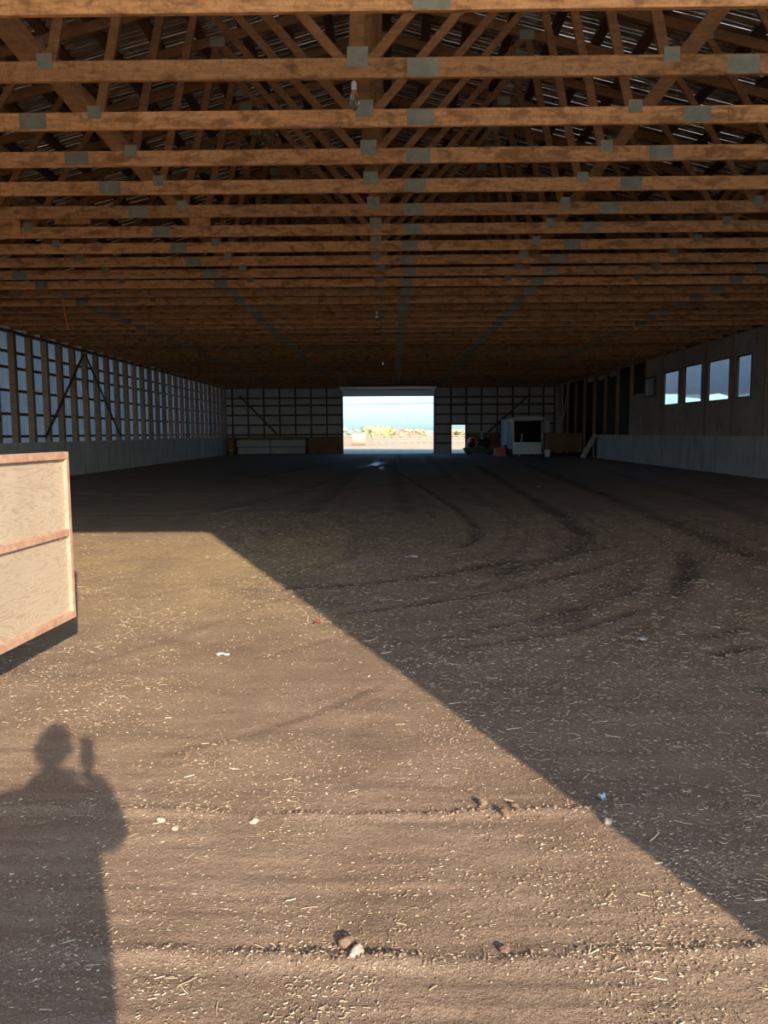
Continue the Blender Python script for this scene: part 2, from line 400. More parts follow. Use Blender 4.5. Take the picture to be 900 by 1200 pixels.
def make_floor():
    nx = 380
    ys = np.concatenate([np.linspace(-.55, .95, 30), np.exp(np.linspace(math.log(1.0), math.log(57.3), 560))]); ny = len(ys); u = np.linspace(-1, 1, nx)
    xs = np.sign(u) * (np.abs(u) ** 1.9 * 12.0 + np.abs(u) * .5)
    X, Y = np.meshgrid(xs, ys); Z = relief(X, Y)
    # the dirt is level along the walls and doorways
    edge = np.clip((12.1 - np.abs(X)) / .6, 0, 1) * np.clip((57 - Y) / 2, 0, 1); Z *= .3 + .7 * edge
    v = np.stack([X.ravel(), Y.ravel(), Z.ravel()], 1)
    i = np.arange(ny - 1)[:, None] * nx + np.arange(nx - 1)[None]
    f = np.stack([i, i + 1, i + nx + 1, i + nx], -1).reshape(-1, 4)
    me = bpy.data.meshes.new('floor'); me.from_pydata(v.tolist(), [], f.tolist()); me.update()
    me.polygons.foreach_set('use_smooth', np.ones(len(f), bool))
    damp = np.zeros(X.shape)
    for p, w, d, k in TRACKS: damp = np.maximum(damp, k * np.exp(-(polydist(X, Y, p) / (w * 1.15)) ** 2))
    damp = damp * (.65 + .7 * vnoise(X * 3, Y * 2, 21))
    # dirt gets darker with distance beyond the strawy strip by the doorway
    deep = np.clip((Y - 9) / 14, 0, 1) * .22 * (.7 + .6 * vnoise(X * .6, Y * .3, 40))
    damp = np.clip(np.maximum(damp, deep), 0, 1)
    rr = np.hypot(X + .5, (Y - 14) / 2.2); th = np.arctan2((Y - 14) / 2.2, X + .5)
    st = vnoise(rr * 7 + .6 * vnoise(X * .8, Y * .5, 13), th * 1.6 + 20, 51) * .6 + vnoise(rr * 17, th * 2.2 + 40, 52) * .4
    arc = np.clip((st - .5) * 3.2, 0, 1) * .55 * np.clip((Y - 4.4) / 1.5, 0, 1) * np.clip((26 - Y) / 10, 0, 1) * np.clip((X + 2.6 - .1 * Y + .12 * Y) / 1.5, 0, 1)
    rake = np.clip((vnoise(X * .9, Y * 13 + X * 1.2, 71) * .6 + vnoise(X * 2.2, Y * 31, 72) * .4 - .52) * 3.2, 0, 1) * .34 * np.clip((6.5 - Y) / 2, 0, 1)
    damp = np.clip(np.maximum(damp, np.maximum(arc, rake)), 0, 1)
    pt = inpoly(X, Y, PATCH); damp[pt] *= .2
    chaff = np.clip(.15 + 1.5 * fbm(X, Y, .55, 3, 90), 0, 1) * .6
    strip = np.exp(-((Y - 9.3) / 3.4) ** 2) * np.clip((1.2 - X) / 2.5, 0, 1)
    chaff = np.clip(chaff + .8 * strip * (.55 + .9 * vnoise(X * 2.2, Y * 1.6, 33)), 0, 1) * np.clip((34 - Y) / 16, 0, 1); chaff[pt] *= .2
    wet = np.clip((vnoise(X * 2.2, Y * .5, 61) - .62) * 6, 0, 1) * np.exp(-((X + .75) / .55) ** 2) * np.exp(-((Y - 36) / 9) ** 2)
    ca = me.color_attributes.new('soil', 'FLOAT_COLOR', 'POINT')
    ca.data.foreach_set('color', np.stack([damp, chaff, wet, np.ones(X.shape)], -1).ravel().astype(np.float32))
    me.materials.append(M['soil']); o = bpy.data.objects.new('floor', me); COL.objects.link(o)
    return tag(o, 'packed brown dirt floor of the barn with straw and wheel tracks', kind='structure')
floor = make_floor()
tag(MB().add([(-60, -80, -.02), (60, -80, -.02), (60, -.5, -.02), (-60, -.5, -.02)], [(0, 1, 2, 3)]).build('ground_yard', 'soil'), kind='structure')
def side_ground(name, x0, x1):
    return tag(MB().add([(x0, -.5, -.03), (x1, -.5, -.03), (x1, 57.3, -.03), (x0, 57.3, -.03)], [(0, 1, 2, 3)]).build(name, 'soil'), kind='structure')
side_ground('ground_side', 12.3, 60); side_ground('ground_side', -60, -12.4)
gb = MB(); n = 40
for i in range(n + 1):
    y = 57.3 + (i / n) ** 2.2 * 900
    for j in range(n + 1):
        x = (j / n - .5) * (120 + (y - 57) * 1.4); gb.v.append((x, y, -.02 + (0 if y < 80 else .25 * mnoise.noise(Vector((x * .03, y * .02, 0))))))
for i in range(n):
    for j in range(n): a = i * (n + 1) + j; gb.f.append((a, a + 1, a + n + 2, a + n + 1))
tag(gb.build('ground_field', 'field'), kind='structure')

# straw scattered on the dirt: uncountable
def make_straw():
    V, F, T = [], [], []
    N = 36000; cnt = 0
    while cnt < N:
        u = random.random(); y = 1.85 * (15 / 1.85) ** (u ** .95); hw = .62 * y + .5
        x = random.uniform(-hw, hw)
        d = .55 + 1.3 * (mnoise.noise(Vector((x * 1.3, y * 1.0, 4.2))) + .6 * mnoise.noise(Vector((x * 4, y * 3.4, 9))))
        if y > 7 and x < 1: d += .3
        sh = x - 2.03 + .404 * y
        d += .5 if (sh > 0 and y > 2.4) else -.25
        if random.random() > d: continue
        big = random.random() < (.028 if y < 6 else .06)
        L = random.uniform(.02, .055) if big else random.uniform(.003, .014) * (1 if y < 4 else 1.3)
        w = random.uniform(.0010, .0019) if big else random.uniform(.0007, .0019)
        if y > 5: w *= 1.3; L *= 1.25
        if sh > 0: w *= 1.15; L *= 1.45
        cnt += 1
        V.append((x, y, L, w, random.gauss(.25, .9), random.uniform(-.05, .12), random.uniform(-.25, .25) if big else 0)); T.append(random.random())
    A = np.array(V); z = relief(A[:, 0], A[:, 1]) + .0035
    vs = np.zeros((N, 9, 3))
    for i in range(N):
        x, y, L, w, an, ti, be = A[i]; c, s = math.cos(an), math.sin(an)
        for q, t in enumerate((-.5, 0, .5)):
            ox, oy = t * L, be * L * (.25 - t * t) ; oz = max(0, t * L * ti) + (.25 - t * t) * abs(be) * L * .5
            for r_, (a, b) in enumerate(((-w, 0), (w, 0), (0, w * 1.2))):
                yy = oy + a; vs[i, q * 3 + r_] = (x + ox * c - yy * s, y + ox * s + yy * c, z[i] + oz + b)
    base = np.array([(0, 1, 4, 3), (1, 2, 5, 4), (2, 0, 3, 5), (3, 4, 7, 6), (4, 5, 8, 7), (5, 3, 6, 8)])
    f = (np.arange(N)[:, None, None] * 9 + base[None]).reshape(-1, 4)
    me = bpy.data.meshes.new('straw'); me.from_pydata(vs.reshape(-1, 3).tolist(), [], f.tolist()); me.update()
    at = me.attributes.new('tint', 'FLOAT', 'POINT'); at.data.foreach_set('value', np.repeat(np.array(T), 9).astype(np.float32))
    me.materials.append(M['straw']); o = bpy.data.objects.new('straw', me); COL.objects.link(o)
    tag(o, 'loose straw and chaff scattered over the dirt floor', 'straw', kind='stuff')
make_straw()

def lump(mb, c, r_, sq=.7, sub=0, amp=.35):
    bm = bmesh.new(); bmesh.ops.create_icosphere(bm, subdivisions=1 + sub, radius=1)
    sd = random.uniform(0, 99); base = len(mb.v); an = random.uniform(0, 6.3); ax = random.uniform(.75, 1.3)
    for v in bm.verts:
        k_ = 1 + amp * mnoise.noise(v.co * 1.3 + Vector((sd, sd, 0))) * 2
        p = v.co * k_ * r_; p = Vector((p.x * ax, p.y / ax, p.z * sq)); p.rotate(Matrix.Rotation(an, 3, 'Z'))
        mb.v.append((c[0] + p.x, c[1] + p.y, c[2] + p.z))
    for f in bm.faces: mb.f.append(tuple(base + v.index for v in f.verts))
    bm.free()
def make_clods():
    N = 42000; rg = np.random.default_rng(3); q = rg.random(N)
    y = 1.85 * (7.5 / 1.85) ** (rg.random(N) ** 1.25); x = rg.uniform(-1, 1, N) * (.60 * y + .25); r_ = .0009 + .0034 * rg.random(N) ** 3.2
    on = q < .09
    for i in np.nonzero(on)[0]:
        p, w, h = RIDGES[0] if rg.random() < .45 else RIDGES[1]; j = rg.integers(len(p) - 1); t = rg.random()
        x[i] = p[j][0] * (1 - t) + p[j + 1][0] * t; y[i] = p[j][1] * (1 - t) + p[j + 1][1] * t + rg.normal(0, .035)
    clump = vnoise(x * 5, y * 4, 77)
    r_ = np.where(on, .0015 + .008 * rg.random(N) ** 2.6 * (.4 + clump), r_ * (.6 + .9 * clump)); r_ = r_ * np.clip(y / 3.2, .8, 1.7)
    z = relief(x, y) + r_ * .25
    # rough eight-faced grains with knocked-about corners
    d = np.array([(1, 0, 0), (-.5, .87, 0), (-.5, -.87, 0), (.5, .3, .8), (-.6, .2, .75), (0, -.6, .8), (0, 0, -.9)], float)
    an = rg.uniform(0, 6.28, N); c, s_ = np.cos(an), np.sin(an); jit = rg.uniform(.65, 1.35, (N, 7))
    v = d[None] * jit[..., None] * r_[:, None, None]; v[..., 2] *= .8
    vx = v[..., 0] * c[:, None] - v[..., 1] * s_[:, None] + x[:, None]; vy = v[..., 0] * s_[:, None] + v[..., 1] * c[:, None] + y[:, None]; vz = v[..., 2] + z[:, None]
    f = np.array([(0, 1, 4), (0, 4, 3), (1, 2, 5), (1, 5, 4), (2, 0, 3), (2, 3, 5), (3, 4, 5), (1, 0, 6), (2, 1, 6), (0, 2, 6)])
    me = bpy.data.meshes.new('dirt_crumbs'); me.from_pydata(np.stack([vx, vy, vz], -1).reshape(-1, 3).tolist(), [], (np.arange(N)[:, None, None] * 7 + f[None]).reshape(-1, 3).tolist()); me.update()
    at = me.attributes.new('tint', 'FLOAT', 'POINT'); at.data.foreach_set('value', np.repeat(rg.random(N), 7).astype(np.float32))
    me.materials.append(M['crumb']); o = bpy.data.objects.new('dirt_crumbs', me); COL.objects.link(o)
    tag(o, 'small crumbs of dry dirt strewn over the floor', 'dirt', kind='stuff')
make_clods()

# ------------------------------------------------------------------ roof, purlins
def roof_z(x): return top_low(x) + .14 + .042
rb = MB(); ex = 12.75
def slope_pts(sgn): 
    return [(RIDGE_X + sgn * d, 0, roof_z(RIDGE_X + sgn * d)) for d in (0, 6.2, ex)]
for sg in (-1, 1):
    corrugated(rb, (0, YF - .5, 0), (0, 1, 0), YB - YF + 1.0, slope_pts(sg), .25, .034, (0, 0, 1))
ceiling = tag(rb.build('ceiling', 'roof'), 'ribbed steel roof sheets above the trusses', kind='structure')
for sg in (-1, 1):
    for i in range(20):
        d = .14 + i * .635; x = RIDGE_X + sg * d; z = top_low(x) + .14 + .020
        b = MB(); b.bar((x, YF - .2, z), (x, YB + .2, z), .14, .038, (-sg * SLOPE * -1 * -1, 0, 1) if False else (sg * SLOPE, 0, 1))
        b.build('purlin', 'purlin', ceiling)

# ------------------------------------------------------------------ trusses
ORD = ('first second third fourth fifth sixth seventh eighth ninth tenth eleventh twelfth thirteenth fourteenth fifteenth sixteenth '
       'seventeenth eighteenth nineteenth twentieth twenty-first twenty-second').split()
TC = -.3; NB = [TC + 2.97 * i for i in (-3, -2, -1, 0, 1, 2, 3)]
def build_truss():
    """Timber truss in its own plane: x across the barn, z up from the lower chord's underside, y = 0 its middle."""
    t = empty('roof_truss'); cz = CHORD_Z
    MB().box(-12.36, 12.16, -.024, .024, 0, .182).build('bottom_chord', 'truss', t, .004)
    for sg in (-1, 1):
        xe = RIDGE_X + sg * 12.16; up = (-sg * SLOPE * -1, 0, 1)
        zl = lambda x: top_low(x) - cz + .07
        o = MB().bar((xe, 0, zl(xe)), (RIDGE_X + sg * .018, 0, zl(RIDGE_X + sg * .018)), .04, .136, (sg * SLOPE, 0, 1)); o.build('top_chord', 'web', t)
    def web(name, xb, xt, w=.09, y=0.0, th=.04, zb=.15):
        zt = top_low(xt) - cz + .06
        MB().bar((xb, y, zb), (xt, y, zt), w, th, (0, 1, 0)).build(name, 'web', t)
    web('king_post', TC - .005, RIDGE_X, .14)
    for sg in (-1, 1):
        n1, n2, n3 = TC + sg * 2.97, TC + sg * 5.94, TC + sg * 8.91
        t1, t2, t3, t4 = TC + sg * 2.35, TC + sg * 4.6, TC + sg * 7.1, TC + sg * 9.7
        web('web', TC + sg * .13, t1); web('web', n1 - sg * .05, t1, .10); web('web', n1 + sg * .11, t2, .15)
        web('web', n2 - sg * .06, t2); web('web', n2 + sg * .08, t3, .10); web('web', n3 - sg * .06, t3); web('web', n3 + sg * .08, t4)
    def plate(x0, x1, z0, z1): MB().box(x0, x1, -.0275, .0275, z0, z1).build('nail_plate', 'plate', t)
    for x in NB:
        if abs(x - TC) < .1: plate(x - .09, x + .11, .10, .28)
        else: plate(x - .07, x + .08, .11, .25)
    for x in (.33, 3.35, -3.95, -8.1, 7.9): plate(x - .15, x + .15, .008, .174)
    for sg in (-1, 1):
        for d in (2.35, 4.6, 7.1):
            x = TC + sg * d; z = top_low(x) - cz; plate(x - .11, x + .11, z - .03, z + .11)
    plate(RIDGE_X - .16, RIDGE_X + .16, top_low(RIDGE_X) - cz - .03, top_low(RIDGE_X) - cz + .115)
    return t
proto = build_truss()
FRONT_NOTE = {0: ', partly cut off', 1: ', bulb behind it'}
trusses = []; PARTS = kids(proto)
for i in range(NT_):
    t = proto if i == 0 else copy_thing(proto, PARTS)
    t.location = (0, Y0 + SP * i, CHORD_Z); trusses.append(t)
    if i:
        t.rotation_euler = (0, random.gauss(0, .0004), random.gauss(0, .0012)); t.location.x = random.gauss(0, .02)
    j = NT_ - 1 - i
    if i < 22: lab = f'timber roof truss with grey nail plates, {ORD[i]} in view from the front' + FRONT_NOTE.get(i, '')
    else: lab = f'dim timber roof truss deep in the barn, {ORD[j]} counted from the back wall'
    tag(t, lab, 'roof truss', 'roof trusses spanning the barn')
# two spliced chords carry timber blocks
def scab(t, x0, x1, z0=.02, z1=.36):
    o = MB().box(x0, x1, -.068, -.029, z0, z1).build('splice_block', 'truss', t, .003); return o
scab(trusses[6], -7.1, -6.35, .05, .38); scab(trusses[6], -3.45, -3.1, .0, .34); scab(trusses[6], -5.75, -5.15, .22, .34)

# ------------------------------------------------------------------ left wall
wl = tag(corrugated(MB(), (-12.475, YF, 0), (0, 1, 0), YB - YF, [(0, 0, .9), (0, 0, 3.0), (0, 0, 5.28)], .23, .03, (1, 0, 0)).build('wall_left', 'clad_left'), 'pale ribbed steel wall behind timber posts', kind='structure')
MB().box(-12.44, -12.14, YF, YB, -.1, 1.29).build('concrete_footing', 'concrete', wl)
MB().box(-12.37, -12.2, YF, YB, 4.82, 4.9).build('top_plate', 'girt', wl)
for z in (1.50, 2.23, 2.99, 3.73, 4.24):
    MB().box(-12.435, -12.40, YF, YB, z - .045, z + .045).build('girt', 'girt', wl)
for i in range(2, 44):
    y = 25.15 + 1.18 * (i - 16)
    MB().box(-12.40, -12.2, y - .09, y + .09, 1.29, 4.82).build('post', 'post', wl)
for a, b in (((-12.18, 30.7, 4.7), (-12.18, 27.0, 1.45)), ((-12.18, 30.9, 4.7), (-12.18, 34.5, 1.45))):
    MB().bar(a, b, .03, .11, (0, 0, 1)).build('brace', 'girt', wl)

# ------------------------------------------------------------------ right wall
wr = empty('wall_right'); tag(wr, kind='structure')
PY = [25.1 + 2.36 * i for i in range(-11, 14)]
WIN = {25.1: (26.07, 27.15, 2.68, 4.09), 27.46: (27.74, 29.6, 2.66, 4.12), 29.82: (30.2, 31.98, 2.68, 4.14), 32.18: (32.6, 34.35, 2.68, 4.07), 34.54: (35.44, 36.62, 3.14, 4.03)}
for a, b in zip(PY[:-1], PY[1:]):
    a = max(a, YF + .1)
    if b > 39.4: break
    if b <= YF + .2: continue
    key = next((q for q in WIN if abs(q - a) < .1), None)
    m = MB()
    if key: y0, y1, z0, z1 = WIN[key]; m.ring('x', (a, 1.36), (b, 4.9), (y0, z0), (y1, z1), XR, XR + .03)
    elif a > 36.5: m.box(XR, XR + .03, a, b, 1.36, 3.35)
    else: m.box(XR, XR + .03, a, b, 1.36, 4.9)
    m.build('plywood_panel', 'wall_ply', wr)
MB().box(XR - .03, XR + .25, YF + .15, 45.2, -.1, 1.36).build('concrete_footing', 'concrete', wr)
for y in PY:
    if y < YF + .2 or y > 56.9: continue
    if y < 39: MB().box(XR - .03, XR, y - .05, y + .05, 1.36, 4.84).build('batten', 'post', wr)
    else: MB().box(XR, XR + .15, y - .07, y + .07, 1.36 if y < 45 else -.05, 4.84).build('post', 'post', wr)
MB().box(XR - .02, XR + .17, YF + .1, YB, 4.84, 4.9).build('top_plate', 'post', wr)
MB().box(12.55, 12.6, 36.9, YB, -.1, 5.2).build('lining', 'shade_board', wr)  # dark sheet stands in for the unlit space behind the open studs
MB().box(XR + .03, 12.55, 36.92, 36.98, -.1, 5.1).build('lining', 'shade_board', wr)
MB().box(XR + .05, XR + .09, YF, 36.9, 4.7, 5.22).build('fascia', 'girt', wr)
for y, z0, z1 in ((42.8, 4.55, 4.8), (45.2, 4.5, 4.78), (47.6, 4.55, 4.8)):
    MB().box(XR + .1, XR + .14, y - .6, y + .6, z0, z1).build('blocking', 'white_wood', wr)
for q, (y0, y1, z0, z1) in enumerate(WIN.values()):
    fw = .05 if q < 4 else .11; dp = .03 if q < 4 else .09
    w = MB().ring('x', (y0 - .02, z0 - .02), (y1 + .02, z1 + .02), (y0 + fw * .4, z0 + fw * .4), (y1 - fw * .4, z1 - fw * .4), XR - dp, XR + .05).build(f'window_{q + 1}', 'girt')
    tag(w, ['half-width window at the near end of the plywood wall', 'window beside the half-width one, bright strip along its foot', 'middle window of the five in the plywood wall', 'window with the tallest bright strip along its foot', 'small deep-framed window beside the dark open studs'][q], kind='structure')
    MB().box(XR + .015, XR + .021, y0, y1, z0, z1).build('pane', 'glass', w)

# clad side yard fence seen through the windows: sheets hung high on posts, sky below them
low = [(30, 2.5), (38.6, 2.5), (38.61, 3.22), (39.2, 3.25), (40.5, 3.47), (42.3, 3.45), (42.7, 3.29), (45.6, 3.52), (46.2, 3.72), (49.2, 3.86), (56, 3.9)]
m = MB(); st = []
for i in range(int(26 / .3)):
    for a, h in ((0, 0), (.4, 0), (.5, 1), (.75, 1), (.85, 0)):
        st.append((30 + (i + a) * .3, h * .03))
zl = lambda y: float(np.interp(y, [p[0] for p in low], [p[1] for p in low]))
for y, h in st: m.v += [(17 - h, y, zl(y)), (17 - h, y, 6.4)]
for i in range(len(st) - 1): m.f.append((2 * i, 2 * i + 2, 2 * i + 3, 2 * i + 1))
side = empty('wall_side_shed'); tag(side, kind='structure')
m.build('hanging_siding', 'siding', side)
m = MB(); corrugated(m, (17.0, 4, 0), (0, 1, 0), 26, [(0, 0, 0), (0, 0, 9.6)], .3, .03, (-1, 0, 0)); m.build('sun_block_siding', 'siding', side)  # added out of view to keep the sun out of the side windows
for y in (30.2, 38.5, 49.3, 55.6): MB().box(17.02, 17.2, y - .09, y + .09, -.05, 6.4).build('post', 'post', side)
MB().box(17.03, 17.08, 30, 55.8, 5.2, 5.34).build('girt', 'girt', side)

# ------------------------------------------------------------------ back wall
wb = empty('wall_back'); tag(wb, kind='structure')
cl = MB()
def clad_strip(x0, x1, z0):
    m_ = MB(); prof = [(0, 0), (.4, 0), (.48, 1), (.7, 1), (.78, 0)]; s_ = []
    n_ = max(1, int((x1 - x0) / .25))
    for i in range(n_):
        for a, h in prof: s_.append((x0 + (i + a) * (x1 - x0) / n_, h * .02))
    s_.append((x1, 0)); b = len(cl.v)
    for x, h in s_: cl.v += [(x, YB + .02 - h, z0), (x, YB + .02 - h, roof_z(x) - .01)]
    for i in range(len(s_) - 1): cl.f.append((b + 2 * i, b + 2 * i + 2, b + 2 * i + 3, b + 2 * i + 1))
clad_strip(-12.45, DOOR[0], -.1); clad_strip(DOOR[0], DOOR[1], DOOR[2]); clad_strip(DOOR[1], SMALL[0], -.1); clad_strip(SMALL[0], SMALL[1], SMALL[2]); clad_strip(SMALL[1], 12.6, -.1)
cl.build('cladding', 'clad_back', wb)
for x in (-11.75, -10.6, -9.43, -8.26, -7.1, -5.95, -4.8, 6.56, 7.72, 8.86, 10.05, 11.1, 11.9):
    MB().box(x - .05, x + .05, YB - .16, YB - .03, 0, 4.9).build('post', 'girtx', wb)
for x in (DOOR[0] - .07, DOOR[1] + .07, SMALL[0] - .06, SMALL[1] + .06):
    MB().box(x - .06, x + .06, YB - .17, YB - .01, 0, 4.9 if abs(x) < 4 else 4.9).build('jamb_post', 'girtx', wb)
for z in (1.43, 2.15, 2.87, 3.57, 4.12):
    for x0, x1 in ((-12.2, DOOR[0] - .1), (DOOR[1] + .1, 12.0)):
        if z < SMALL[2] and x0 > 0:
            MB().box(x0, SMALL[0] - .1, YB - .05, YB - .012, z - .06, z + .06).build('girt', 'girtx', wb); x0 = SMALL[1] + .1
        MB().box(x0, x1, YB - .05, YB - .012, z - .06, z + .06).build('girt', 'girtx', wb)
for x0, x1 in ((DOOR[1] + .1, SMALL[0] - .1),):
    MB().box(x0, x1, YB - .05, YB - .012, .7, .82).build('girt', 'girtx', wb)
for a, b in (((-11.2, YB - .18, 4.3), (-8.5, YB - .18, 1.5)), ((10.1, YB - .18, 4.3), (7.0, YB - .18, 1.5))):
    MB().bar(a, b, .03, .13, (0, 0, 1)).build('brace', 'girtx', wb)
MB().box(-12.1, DOOR[0] - .14, YB - .20, YB - .17, 0, 1.28).build('plywood_skirt', 'brown_ply', wb)
MB().box(5.5, 8.4, YB - .20, YB - .17, 0, 1.5).build('plywood_skirt', 'brown_ply', wb)
MB().box(XL - .2, XR + .2, YB - .14, YB - .02, 4.82, 4.9).build('top_plate', 'girtx', wb)
# overhead door pushed up under the trusses, with its two tracks
d1 = empty('door_1'); tag(d1, 'big overhead door rolled up under the trusses in the back wall', kind='structure')
MB().box(DOOR[0] - .05, DOOR[1] + .05, YB - .30, YB - .22, DOOR[2], 4.66).build('door_section', 'white', d1, .01)
MB().box(DOOR[0] - .05, DOOR[1] + .05, YB - .31, YB - .21, DOOR[2] - .05, DOOR[2] + .01).build('bottom_seal', 'black', d1)
for q in range(3): MB().box(DOOR[0] - .05, DOOR[1] + .05, YB - 1.35 - q * .85, YB - .55 - q * .85, 4.68, 4.74).build('door_section', 'white', d1, .01)
for x in (DOOR[0] - .02, DOOR[1] + .02):
    MB().tube([(x, YB - .26, .05), (x, YB - .26, 4.25)], .035, 6).build('track', 'steel', d1)
    MB().tube([(x, YB - .26, 4.2), (x, YB - .32, 4.45), (x, YB - .55, 4.64), (x, YB - 3.4, 4.66)], .045, 6).build('track', 'white', d1)
d2 = tag(MB().ring('y', (SMALL[0] - .07, -.2), (SMALL[1] + .07, SMALL[2] + .07), (SMALL[0], -.1), (SMALL[1], SMALL[2]), YB - .20, YB + .05).build('door_2', 'white_wood'), 'narrow open walk-through doorway in the back wall', kind='structure')

# ------------------------------------------------------------------ front wall around the open doorway
wf = MB(); FO = (-9.5, 2.22, 5.19)  # opening made extra wide on its unseen side to admit more light
def slab(xs):
    b = len(wf.v); n_ = len(xs)
    for y in (YF - .08, YF + .08): wf.v.extend((x, y, z) for x, z in xs)
    wf.f.append(tuple(b + i for i in range(n_))); wf.f.append(tuple(b + n_ + i for i in reversed(range(n_))))
    for i in range(n_): e = (i + 1) % n_; wf.f.append((b + i, b + n_ + i, b + n_ + e, b + e))
rz_ = lambda x: roof_z(x) - .02
slab([(-12.45, -.1), (FO[0], -.1), (FO[0], 1.0), (-12.45, 1.0)])
slab([(FO[0] - .16, FO[2]), (FO[1] + .16, FO[2]), (FO[1] + .16, FO[2] + .2), (FO[0] - .16, FO[2] + .2)])
slab([(FO[1], -.1), (12.6, -.1), (12.6, 1.0), (FO[1], 1.0)])
for x in (FO[0] - .08, FO[1] + .08): slab([(x - .08, 1.0), (x + .08, 1.0), (x + .08, FO[2]), (x - .08, FO[2])])
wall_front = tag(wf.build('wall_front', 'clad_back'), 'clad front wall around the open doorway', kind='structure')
def fill_mat(name, c, q):
    k = NT(name); k.t.nodes.remove(k.b)
    ta = k.n('ShaderNodeBsdfTranslucent'); ta.inputs[0].default_value = (*c, 1)
    df = k.n('ShaderNodeBsdfDiffuse'); df.inputs[0].default_value = (.5, .5, .48, 1); ad = k.n('ShaderNodeMixShader'); ad.inputs[0].default_value = q
    k.l(ta.outputs[0], ad.inputs[1]); k.l(df.outputs[0], ad.inputs[2]); k.l(ad.outputs[0], k.out.inputs[0]); M[name] = k.m
fill_mat('fill_translucent', (.78, .88, 1.0), .14); fill_mat('fill_translucent_gable', (.90, .92, .92), .06)  # translucent panels added to the unseen front wall to brighten the interior
def sheet(name, pts, mat):
    m = MB(); m.v = [(x, YF, z) for x, z in pts]; m.f = [tuple(range(len(pts)))]; m.build(name, mat, wall_front)
zt = FO[2] + .2; zl_ = 4.6; xa, xb = FO[0] - .15, FO[1] + .15
sheet('light_fill_sheet', [(-12.45, 1.0), (xa, 1.0), (xa, zl_), (-12.45, zl_)], 'fill_translucent')
sheet('light_fill_sheet', [(xb, 1.0), (12.6, 1.0), (12.6, zl_), (xb, zl_)], 'fill_translucent')
sheet('light_fill_gable', [(-12.45, zl_), (xa, zl_), (xa, rz_(xa)), (-12.45, rz_(-12.45))], 'fill_translucent_gable')
sheet('light_fill_gable', [(xb, zl_), (12.6, zl_), (12.6, rz_(12.6)), (xb, rz_(xb))], 'fill_translucent_gable')
sheet('light_fill_gable', [(xa, zt), (xb, zt), (xb, rz_(xb)), (RIDGE_X, rz_(RIDGE_X)), (xa, rz_(xa))], 'fill_translucent_gable')

# ------------------------------------------------------------------ plywood gate swung inwards
GL = 5.3; ga = math.atan2(3.40, .222)
gate = empty('plywood_gate', (-2.165, 5.13, 0), 0)
tag(gate, 'faded plywood gate in a red steel frame, swung in beside the doorway', 'gate')
gate.rotation_euler.z = math.atan2(-.222, -3.40) + math.pi / 2 + math.pi     # local -y runs back to the hinge
gate.rotation_euler.z = -math.atan2(.222, 3.40)
Z0, Z1, ZM = .31, 1.437, .90
def gbar(y0, y1, z0, z1): return MB().box(-.045, 0, y0, y1, z0, z1).build('frame_bar', 'red_steel', gate, .004)
gbar(-GL, 0, Z1 - .05, Z1); gbar(-GL, 0, Z0, Z0 + .045); gbar(-GL + .05, -.04, ZM - .025, ZM + .022)
gbar(-.04, 0, Z0 + .045, Z1 - .05); gbar(-GL, -GL + .05, Z0 + .045, Z1 - .05); gbar(-2.7, -2.65, Z0 + .045, ZM - .025)
MB().box(-.036, -.024, -GL + .05, -.04, ZM + .022, Z1 - .05).build('plywood_sheet', 'gate_ply', gate)
MB().box(-.036, -.024, -GL + .05, -.04, Z0 + .045, ZM - .025).build('plywood_sheet', 'gate_ply', gate)
for z in (.5, 1.25): MB().lathe((-.03, -GL - .03, z - .06), [(.018, 0), (.018, .12)], 10).build('hinge', 'steel', gate)
gp = MB(); gp.box(-.14, 0, -GL - .19, -GL - .05, -.1, 1.75); gp.build('hinge_post', 'post', gate, .006)
# straw caught on its ledges
m = MB()
for i in range(46):
    y = -random.random() ** 1.6 * 1.3 - .05; z = (ZM + .024 if i % 2 else Z1 - .055) if i < 30 else ZM - .03
    if i >= 30: y = -.06 - random.random() * .12
    a = random.uniform(-.8, .8); L = random.uniform(.01, .035)
    m.bar((-.018, y, z), (-.008, y + L * math.cos(a), z + L * math.sin(a) * .7), .003, .003)
o = m.build('caught_straw', 'straw', gate); o['kind'] = 'stuff'

# ------------------------------------------------------------------ things at the back
# cargo trailer
tr = empty('cargo_trailer', (8.83, 50.2, 0)); tag(tr, 'white enclosed cargo trailer parked by the back wall, its rear open and dark inside', 'trailer')
W_, L_, ZB, ZT = 1.0, 5.6, .42, 2.38
MB().box(-W_, W_, 0, L_, ZB - .08, ZB).build('trailer_floor', 'dark_inside', tr)
MB().box(-W_, -W_ + .05, .06, L_, ZB, ZT).build('side_wall', 'white', tr)
MB().box(W_ - .05, W_, .06, L_, ZB, ZT).build('side_wall', 'white', tr)
MB().box(-W_, W_, L_ - .05, L_, ZB, ZT).build('front_wall', 'white', tr)
for sx in (-1, 1): MB().box(sx * (W_ - .065), sx * (W_ - .055), .08, L_ - .06, ZB, ZT - .02).build('inner_lining', 'dark_inside', tr)
MB().box(-W_ + .06, W_ - .06, L_ - .08, L_ - .06, ZB, ZT - .02).build('inner_lining', 'dark_inside', tr)
m = MB(); prof = [(-1.03, ZT - .06), (-1.03, ZT + .03), (-.9, ZT + .11), (-.4, ZT + .16), (.4, ZT + .16), (.9, ZT + .11), (1.03, ZT + .03), (1.03, ZT - .06)]
for y in (0, L_ + .02): m.v += [(x, y, z) for x, z in prof]
m.f += [tuple(range(8)), tuple(range(15, 7, -1))] + [(i, (i + 1) % 8, 8 + (i + 1) % 8, 8 + i) for i in range(8)]
m.build('trailer_roof', 'white', tr)
MB().ring('y', (-W_, .10), (W_, ZT), (-W_ + .09, ZB + .02), (W_ - .16, ZT - .1), 0, .06).build('door_surround', 'white', tr)
